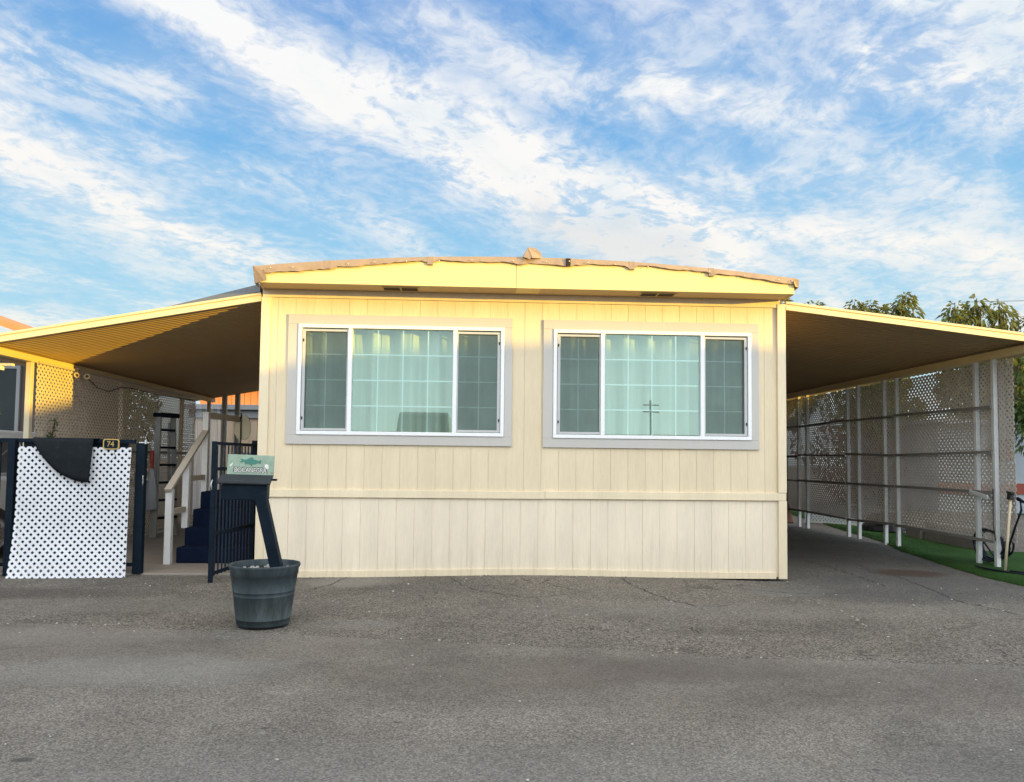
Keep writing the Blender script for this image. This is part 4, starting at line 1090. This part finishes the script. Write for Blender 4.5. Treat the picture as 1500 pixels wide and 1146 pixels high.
for k in range(16): mb.box(3.2 + k * .2, 3.39 + k * .2, 10.35, 10.37, 0, 2.75)
mb.box(3.2, 6.39, 10.37, 12.4, 0, 2.75); mb.build('wall', M['brown_siding'], sd)
mb = MB(); mb.box(3.1, 6.5, 10.3, 12.5, 2.752, 2.84); mb.build('roof', M['shedroof'], sd, bevel=.01)
# house beyond the left fence
nh = empty('neighbour_house', (-10, 6, 0), 0, 'dark brown neighbouring house with orange roof edge at the far left', 'house')
mb = MB()
for k in range(30): mb.box(-12.9 + k * .2, -12.9 + k * .2 + .19, 3.98, 4.0, 0, 2.95)
mb.box(-12.9, -6.95, 4.0, 5.3, 0, 2.95); mb.build('wall', M['brown_siding'], nh)
mb = MB(); mb.prism([(-13.5, 3.4, 2.96), (-9.9, 3.4, 4.0), (-6.82, 3.4, 2.96), (-6.82, 3.4, 3.06), (-9.9, 3.4, 4.1), (-13.5, 3.4, 3.06)], (0, 2.2, 0)); mb.build('roof', M['orange'], nh)
mb = MB(); mb.box(-10.2, -8.02, 3.95, 3.975, .9, 2.75); w_ = mb.build('window', M['nglass'], nh)
mb = MB(); mb.box(-10.3, -7.975, 3.93, 3.97, 2.75, 2.80); mb.box(-8.03, -7.975, 3.93, 3.97, .82, 2.75); mb.box(-10.3, -7.95, 3.93, 3.97, .80, .9); mb.build('frame', M['shedroof'], w_)
mb = MB(); mb.box(-10.2, -8.05, 3.976, 3.979, .9, 2.75); mb.build('blind', M['dark'], w_)

# vehicles -----------------------------------------------------------
def vehicle(name, loc, rz, body, glass, label, cat, kind):
    v = empty(name, loc, rz, label, cat)
    Lh, W = 2.2, .88
    if kind == 'suv': side = [(-2.2, .35), (-2.2, .78), (-2.12, 1.02), (-1.95, 1.08), (.9, 1.08), (2.05, .98), (2.2, .75), (2.2, .35)]; cab = [(-2.08, 1.08), (-1.85, 1.62), (-1.6, 1.68), (.1, 1.68), (.35, 1.63), (1.05, 1.08)]
    else: side = [(-2.5, .4), (-2.5, 1.25), (1.75, 1.25), (2.45, 1.1), (2.5, .85), (2.5, .4)]; cab = [(-2.5, 1.25), (-2.45, 2.5), (-2.3, 2.6), (1.0, 2.6), (1.2, 2.5), (1.95, 1.25)]
    mb = MB(); mb.prism([(W, y, z) for y, z in side], (-2 * W, 0, 0)); mb.build('body', body, v, local=True, bevel=.06)
    mb = MB(); n = len(cab)
    A = [(W - .03 - (.16 if z > 1.3 else 0), y, z) for y, z in cab]; B = [(-x, y, z) for x, y, z in A]
    mb.add(A + B, [tuple(range(n)), tuple(reversed(range(n, 2 * n)))] + [(i, n + i, n + (i + 1) % n, (i + 1) % n) for i in range(n)])
    mb.build('cabin', body, v, local=True, bevel=.03)
    # glazing 6 mm proud of the cabin sides and ends
    zlo, zhi = (1.12, 1.55) if kind == 'suv' else (1.5, 2.25)
    k = .135 / (.55 if kind == 'suv' else 1.25)
    for s in (-1, 1):
        for (y0, y1) in (((-1.75, -.75), (-.68, .25)) if kind == 'suv' else ((.1, 1.0), (-1.0, -.1))):
            sh_ = .0
            xi = lambda z: s * (W - .03 - .16 * (z - cab[0][1]) / (cab[1][1] - cab[0][1]) + .012)
            mb = MB(); mb.prism([(xi(zlo), y0, zlo), (xi(zlo), y1 + (.25 if y1 > 0 and kind == 'suv' else 0), zlo), (xi(zhi), y1 - .05, zhi), (xi(zhi), y0 + .05, zhi)], (-s * .006, 0, 0)); mb.build('side_window', glass, v, local=True)
    yb = lambda z: cab[0][0] + (cab[1][0] - cab[0][0]) * (z - cab[0][1]) / (cab[1][1] - cab[0][1]) - .012
    mb = MB(); mb.prism([(-.74, yb(zlo), zlo), (.74, yb(zlo), zlo), (.66, yb(zhi), zhi), (-.66, yb(zhi), zhi)], (0, .006, 0)); mb.build('rear_window', glass, v, local=True)
    a, b = cab[-1], cab[-2]
    yf = lambda z: a[0] + (b[0] - a[0]) * (z - a[1]) / (b[1] - a[1]) + .012
    mb = MB(); mb.prism([(-.64, yf(zlo), zlo), (.64, yf(zlo), zlo), (.57, yf(zhi), zhi), (-.57, yf(zhi), zhi)], (0, -.006, 0)); mb.build('windscreen', glass, v, local=True)
    for s in (-1, 1):
        mb = MB(); mb.box(s * (.40 if kind == 'suv' else .62), s * (.66 if kind == 'suv' else .85), -Lh - (.315 if kind != 'suv' else .012), -Lh + .05 - (.3 if kind != 'suv' else 0), .72, 1.12 if kind == 'suv' else 1.5); mb.build('tail_lamp', M['tail'], v, local=True, bevel=.01)
        mb = MB(); mb.box(s * .5, s * .82, Lh - .1 + (.3 if kind != 'suv' else 0), Lh + .012 + (.3 if kind != 'suv' else 0), .68, .85); mb.build('headlight', M['vinyl'], v, local=True, bevel=.02)
        for y in (-1.35, 1.35):
            mb = MB(); mb.lathe([(.2, -.11), (.31, -.1), (.34, -.06), (.34, .06), (.31, .1), (.2, .11)], 24); mb.v = [(q[2] + s * .80, q[0] + y, q[1] + .34) for q in mb.v]
            wh = mb.build('wheel', M['tyre'], v, local=True)
            mb = MB(); mb.lathe([(0, .08), (.08, .09), (.19, .07), (.205, .1)], 20); mb.v = [(s * q[2] + s * .80, q[0] + y, q[1] + .34) for q in mb.v]; mb.build('rim', M['rim'], wh, local=True)
    return v
M['autoglass'] = plain('car_glass', (.02, .035, .045), .08, .1, 2, spec=.8)
vehicle('parked_car', (-7.62, 3.4, 0), R(0), M['carwhite'], M['autoglass'], 'white roofed parked car with red tail lamp behind the black fence at left edge', 'car', 'suv').location.y = 3.35 - .6
nh.location.y += .0

# plants --------------------------------------------------------------
def leaf(mb, p, d, L_, W_, droop=.3):
    d = d.normalized(); s = d.cross(Vector((0, 0, 1)))
    if s.length < .1: s = Vector((1, 0, 0))
    s.normalize(); n = s.cross(d)
    a = random.uniform(-.7, .7); s2 = s * math.cos(a) + n * math.sin(a)
    m = p + d * L_ * .45; tpt = p + d * L_ - Vector((0, 0, droop * L_))
    mb.add([p, m + s2 * W_, tpt, m - s2 * W_], [(0, 1, 2), (0, 2, 3)])
def rv(k=1):
    while True:
        v = Vector((random.uniform(-1, 1), random.uniform(-1, 1), random.uniform(-1, 1)))
        if .05 < v.length < 1: return v * k
def tree(name, base, clumps, label, leafm, per=390, leafL=.21, leafW=.047, trunk_r=.16, group='trees beyond the right carport'):
    t = empty(name, base, 0, label, 'tree', group)
    b = Vector(base); mb = MB()
    fork = b + Vector((0, 0, min(c[2] for c in clumps) - b.z)) * .75
    mb.tube([b - Vector((0, 0, .05)), b.lerp(fork, .5) + Vector((.05, .03, 0)), fork], [trunk_r * 1.2, trunk_r, trunk_r * .8], 10)
    for (x, y, z, r) in clumps:
        c = Vector((x, y, z)); mid = fork.lerp(c, .5) + rv(.15) + Vector((0, 0, .15))
        mb.tube([fork, mid, c, c + Vector((0, 0, r * .7))], [trunk_r * .5, trunk_r * .3, trunk_r * .14, .01], 6)
    mb.build('trunk', M['bark'], t)
    mb = MB()
    for (x, y, z, r) in clumps:
        c = Vector((x, y, z))
        for k in range(int(per * (r / .6) ** 2)):
            d = rv(); d = d.normalized() * (d.length ** .35)
            p = c + Vector((d.x * r, d.y * r, d.z * r * 1.05))
            out = (d + Vector((0, 0, -.55)) + rv(.5))
            leaf(mb, p, out, leafL * random.uniform(.6, 1.25), leafW * random.uniform(.7, 1.3), .45)
    mb.build('crown', leafm, t)
    return t
random.seed(5)
def clumps(x0, x1, y, ztops, zlow, n, r):
    out = []
    for i in range(n):
        u = (i + .5) / n; x = x0 + (x1 - x0) * u
        zt = ztops(u)
        z = zt - r
        while z > zlow:
            rr = r * random.uniform(.75, 1.2)
            out.append((x + random.uniform(-.3, .3), y + random.uniform(-.9, .9), z, rr)); z -= rr * 1.25
    return out
body1 = clumps(11.0, 12.8, 14, lambda u: 5.75, 2.6, 5, .40)
tree('leafy_tree', (11.9, 14, 0), body1 + [(11.02, 13.9, 6.12, .26), (11.1, 13.9, 5.8, .32), (11.55, 14, 6.08, .24), (11.8, 13.9, 5.85, .3), (12.25, 13.9, 6.1, .24), (12.62, 13.9, 6.32, .25), (12.72, 13.9, 5.95, .32), (12.6, 14, 6.5, .14), (11.3, 14, 5.98, .2)], 'broad leafy tree rising mid way along the right carport roof', M['leaf'])
body2 = clumps(14.15, 17.4, 14, lambda u: 5.55 - .5 * max(0, u - .6), 2.2, 7, .42)
tree('leafy_tree', (15.3, 14, 0), body2 + [(14.2, 13.9, 6.12, .24), (14.1, 13.9, 5.85, .28), (14.45, 13.9, 5.9, .25), (14.9, 13.9, 6.36, .22), (14.75, 13.9, 6.1, .16), (15.0, 13.9, 5.95, .25), (15.62, 13.9, 6.2, .26), (15.75, 13.9, 5.9, .33), (16.5, 13.9, 5.6, .32)], 'taller leafy tree at the right edge with three pointed tops', M['leaf'])
tree('leafy_tree', (14.3, 10.0, 0), clumps(13.6, 15.2, 10, lambda u: 4.9, 2.0, 4, .45), 'dense tree hanging low just beyond the end of the grey lattice', M['leafdark'], 240, .18)
tree('leafy_tree', (10.0, 17, 0), [(9.9, 17, 6.55, .5), (10.4, 16.8, 6.0, .6), (9.5, 17.2, 5.7, .6), (11.05, 16.8, 6.45, .42), (10.9, 17, 5.4, .6), (9.6, 17, 4.6, .8), (10.7, 17, 4.2, .8), (10.0, 16.6, 3.4, .8)], 'distant tree with only its tip above the right carport roof near the home', M['leaf'])
tree('red_shrub', (9.4, 11, 0), [(8.9, 11, 1.5, .6), (9.6, 10.9, 1.9, .6), (9.2, 11.2, 2.4, .5), (10.2, 11, 1.4, .6), (8.4, 11.3, 1.9, .5), (9.4, 11, .9, .6)], 'reddish shrub glimpsed through the far end of the grey lattice', M['leafred'], 200, .12, .04, .06, None)
tree('leafy_tree', (8.6, 9.2, 0), [(8.4, 9.2, 2.9, .6), (9.0, 9.3, 3.3, .5), (8.2, 9.0, 3.5, .5), (9.2, 9.2, 2.6, .5)], 'small dark tree right behind the grey lattice', M['leafdark'], 160, .15, .045, .07)
tree('leafy_tree', (-9.2, 8.3, 0), [(-8.3, 7.2, 2.2, .7), (-8.9, 7.8, 2.8, .7), (-9.4, 8.4, 2.0, .8), (-8.6, 8.6, 1.4, .7), (-9.6, 9.0, 2.9, .6), (-8.0, 7.6, 1.3, .6), (-9.9, 8.2, 1.3, .7), (-8.2, 6.6, 1.7, .55), (-8.4, 8.9, 2.6, .6), (-8.0, 6.9, 2.75, .45), (-10.2, 9.6, 2.0, .8), (-9.0, 9.8, 2.2, .8)], 'dense dark tree added outside the beige lattice to darken its holes', M['leafdark'], 300, .16, .045, .09, None)  # added to darken what shows through the left lattice
def shrub(name, base, stems, label, per, leafL, leafW, mat):
    t = empty(name, base, 0, label, 'shrub'); mb = MB(); ml = MB()
    for P in stems:
        mb.tube(P, [.012] + [.008] * (len(P) - 2) + [.003], 6)
        for a, b in zip(P[1:], P[2:] if len(P) > 2 else P[1:]):
            a, b = Vector(a), Vector(b)
            for k in range(per):
                p = a.lerp(b, random.random()); leaf(ml, p + rv(.03), (b - a).normalized() * .5 + rv(.9), leafL * random.uniform(.6, 1.2), leafW, .3)
    mb.build('stem', M['bark'], t); ml.build('foliage', mat, t); return t
shrub('climbing_shrub', (-6.7, .5, 0), [[(-6.7, .5, 0), (-6.72, .5, 1.2), (-6.75, .45, 2.05), (-6.5, .4, 2.18), (-6.25, .38, 1.98), (-6.18, .38, 1.85)], [(-6.7, .5, 0), (-6.75, .5, 1.0), (-6.65, .45, 1.62), (-6.4, .4, 1.72), (-6.2, .4, 1.62)],
       [(-6.7, .5, .6), (-6.6, .45, 1.5), (-6.35, .4, 2.1), (-6.3, .4, 2.2)], [(-6.7, .5, .8), (-6.3, .8, 1.4), (-6.0, 1.1, 1.5), (-5.97, 1.2, 1.65), (-5.98, 1.25, 1.84)]], 'thin leafy branches reaching past the front left carport post', 22, .07, .016, M['leafdark'])
shrub('green_shrub', (-6.05, -.1, 0), [[(-6.05, -.1, 0), (-6.07 + random.uniform(-.1, .1), -.1, .25), (-6.05 + random.uniform(-.25, .16), -.1 + random.uniform(-.1, .1), random.uniform(.35, .62))] for k in range(9)], 'low bright green shrub beside the fence post at left edge', 26, .09, .022, M['leafdark'])

# ------------------------------------------------------------------ right yard
lw = empty('low_lattice_fence', (7.2, 7.0, .08), 0, 'low white lattice panel standing on the turf at the back', 'low fence')
d = Vector((7.9 - 6.7, 6.15 - 7.75, 0)); dl = d.length; d.normalize()
mb = MB(); lattice(mb, dl, .40, lambda u, v, n: (6.7 + d.x * u - d.y * n, 7.75 + d.y * u + d.x * n, .04 + v), .056, .032); mb.build('lattice_sheet', M['latwhite'], lw)
for z in (.08, .49):
    mb = MB(); mb.beam((6.7, 7.75, z), (7.9, 6.15, z), .02, .03); mb.build('rail', M['whitepost'], lw)
mb = MB(); random.seed(3)
vs = []; nu = 14
for j in range(7):
    ph_ = j / 6 * math.pi / 2
    for i in range(nu):
        a = i * 2 * math.pi / nu; r = .36 * math.cos(ph_) ** .7 * random.uniform(.85, 1.15) + .01
        vs.append((7.35 + r * math.cos(a), 5.6 + r * 1.1 * math.sin(a), .09 + .34 * math.sin(ph_) + random.uniform(-.02, .02) * (j > 0)))
mb.add(vs, [(j * nu + i, j * nu + (i + 1) % nu, (j + 1) * nu + (i + 1) % nu, (j + 1) * nu + i) for j in range(6) for i in range(nu)], False)
mb.build('tarp_bundle', M['tarp'], label='dark crumpled tarp bundle lying on the turf behind the lattice', cat='tarp')
mb = MB(); mb.hexa([(7.25, 2.7, .01), (7.75, 2.75, .01), (7.75, 4.25, .01), (7.25, 4.2, .01), (7.27, 2.72, .34), (7.73, 2.77, .34), (7.73, 4.23, .34), (7.27, 4.18, .34)])
mb.hexa([(7.2, 4.22, .01), (7.7, 4.27, .01), (7.7, 4.75, .01), (7.2, 4.7, .01), (7.22, 4.24, .27), (7.68, 4.28, .27), (7.68, 4.72, .27), (7.22, 4.68, .27)])
mb.build('concrete_block', M['block'], label='long grey concrete block lying on the turf behind the lattice', cat='block', bevel=.02)
mb = MB(); mb.beam((6.06, 7.0, .10), (6.09, 7.95, 1.40), .14, .04, up=(0, 0, 1)); mb.build('wooden_plank', M['wood'], label='red brown plank leaning on the lattice at the dark back', cat='plank', bevel=.004)
# hose
random.seed(12)
P = []
for k in range(170):
    a = k / 170 * 2 * math.pi * 6.1
    rr = .20 + .018 * math.sin(k * .23) + .012 * math.sin(k * .61)
    P.append((6.27 + .09 * math.sin(a * .16 + 1), 1.0 + .05 * math.sin(k * .05) + rr * 1.45 * math.cos(a), .285 + rr * math.sin(a)))
P += [(6.2, .8, .1), (6.16, .55, .3), (6.15, .42, .55), (6.16, .30, .8), (6.165, .32, .94), (6.15, .36, .95)]
hs = empty('garden_hose', (6.1, .5, .03), 0, 'dark garden hose coiled around the foot of the front lattice posts', 'hose')
MB().tube(P, .014, 6).build('coil', M['hose'], hs)
MB().tube([(6.15, .36, .93), (6.2, .16, .86), (6.22, .03, .55), (6.2, -.06, .2), (6.05, -.1, .06), (5.9, .15, .055), (5.82, .5, .06), (5.9, .8, .06)], .014, 6).build('loose_end', M['hose'], hs)
MB().tube([(6.15, .34, .95), (6.22, .10, .8), (6.24, -.06, .5), (6.2, -.12, .16), (6.1, .0, .06), (6.0, .3, .055)], .013, 6).build('loose_end', M['hose'], hs)
bs_ = empty('wooden_stick', (6.03, .46, .05), 0, 'pale wooden stick with dark clamp leaning on the front lattice end', 'stick')
MB().tube([(6.02, .42, .04), (6.14, .46, .93)], .017, 8).build('shaft', M['stick'], bs_)
mb = MB(); mb.beam((6.135, .46, .92), (6.15, .465, 1.02), .05, .06); mb.beam((6.13, .40, .99), (6.15, .54, 1.02), .02, .02); mb.build('clamp', M['cable'], bs_)
MB().tube([(6.11, .74, 1.05), (6.10, .73, .8), (6.09, .72, .6), (6.10, .70, .38)], .006, 6).build('hanging_wire', M['cable'], label='thin dark wire hanging down the nearest lattice post', cat='wire')
# white building and red band at the far right
wb = empty('white_building', (14, 9, 0), 0, 'white building with a red band glimpsed past the right end of the lattice', 'building')
mb = MB(); mb.box(12.4, 19, 12, 17, 0, 2.5); mb.build('wall', M['whitewall'], wb)
mb = MB(); mb.box(12.395, 19, 11.97, 11.998, .55, .85); mb.build('brick_band', M['brick'], wb)
mb = MB(); mb.box(12.2, 19.2, 11.7, 17.2, 2.5, 2.62); mb.build('roof', M['roofing'], wb)
mb = MB(); mb.box(13.9, 14.5, 11.955, 11.996, 1.5, 2.1); mb.build('red_panel', M['brick'], wb)
# far overhead lines
for (za, zb_, lab) in ((8.6, 11.2, 'upper thin power line crossing the sky at the right edge'), (7.9, 10.3, 'lower thin power line crossing the sky at the right edge')):
    P = [(21 + k * 3, 24, za + (zb_ - za) * k / 8 - .5 * math.sin(math.pi * k / 8)) for k in range(9)]
    MB().tube(P, .012, 5).build('power_line', M['cable'], label=lab, cat='power line')

# ------------------------------------------------------------------ across the street, behind the camera
def far_home(x0, xm0, xm1, x1, zpk, zsh, zed, label, y0=-12.0, dep=6, fall=1.3):
    h = empty('mobile_home', ((x0 + x1) / 2, y0 - dep / 2, 0), 0, label, 'mobile home')
    mb = MB()
    prof = [(x0, 0), (x1, 0), (x1, zed), (xm1, zsh)] + [(xm1 + (xm0 - xm1) * k / 8, zsh + (zpk - zsh) * (1 - ((k - 4) / 4) ** 2)) for k in range(1, 8)] + [(xm0, zsh), (x0, zed)]
    m = len(prof); zb_ = lambda z: z if z == 0 else z - fall
    mb.add([(x, y0, z) for x, z in prof] + [(x, y0 - dep, zb_(z)) for x, z in prof], [tuple(range(m)), tuple(reversed(range(m, 2 * m)))] + [(i, m + i, m + (i + 1) % m, (i + 1) % m) for i in range(m)])
    mb.build('wall', M['sunhome'], h)
    mb = MB()
    for a, b in zip(prof[2:], prof[3:]): mb.hexa([(a[0], y0 + .12, a[1] - .10), (b[0], y0 + .12, b[1] - .10), (b[0], y0 - dep, b[1] - .1 - fall), (a[0], y0 - dep, a[1] - .1 - fall), (a[0], y0 + .12, a[1] + .02), (b[0], y0 + .12, b[1] + .02), (b[0], y0 - dep, b[1] + .02 - fall), (a[0], y0 - dep, a[1] + .02 - fall)])
    mb.build('roof', M['roofing'], h)
    for xw in (xm0 + .8, xm1 - 2.8):
        mb = MB(); mb.box(xw, xw + 2.0, y0 + .002, y0 + .04, 1.9, 3.1); w_ = mb.build('window', M['vinyl'], h)
        mb = MB(); mb.box(xw + .08, xw + 1.92, y0 + .041, y0 + .05, 1.98, 3.02); mb.build('pane', M['autoglass'], w_)
    return h
far_home(11.6, 17.2, 24.0, 27.0, 4.50, 4.36, 3.22, 'tall pale mobile home with bowed roof across the street')
far_home(27.1, 29.0, 38.0, 47.0, 5.3, 5.15, 4.95, 'long pale mobile home added out of view across the street to shade the grey lattice')  # added out of view so its shadow covers the right lattice
far_home(47.3, 50, 60, 66, 6.7, 6.4, 6.0, 'two storey pale house added out of view across the street to shade the white building')  # unseen blocker put here to keep sun off the white building
bw = empty('shading_wall', (-8, -12.4, 0), 0, 'low block wall added along the far side of the street to shade the ground', 'wall')  # added occluder keeping street and drive out of the sun
mb = MB(); mb.box(-40, 11.5, -12.5, -12.3, -.05, 2.05); mb.build('wall_face', M['block'], bw)
mb = MB(); mb.box(-40.05, 11.52, -12.54, -12.26, 2.052, 2.11); mb.build('coping', M['slab'], bw)
vehicle('parked_van', (-2.0, -15.2, 0), R(180), M['bluepaint'], M['autoglass'], 'dark high van parked across the street behind the block wall', 'van', 'van').scale = (1, 1, 1.03)
up = empty('utility_pole', (15.5, -60, 0), 0, 'wooden utility pole with cross arms far across the street', 'utility pole')
mb = MB(); mb.tube([(15.5, -60, 0), (15.5, -60, 6.9)], .11, 8); mb.build('pole', M['utility'], up)
for z in (6.4, 5.8):
    mb = MB(); mb.box(14.75, 16.25, -60.06, -59.94, z, z + .11); mb.build('cross_arm', M['utility'], up)
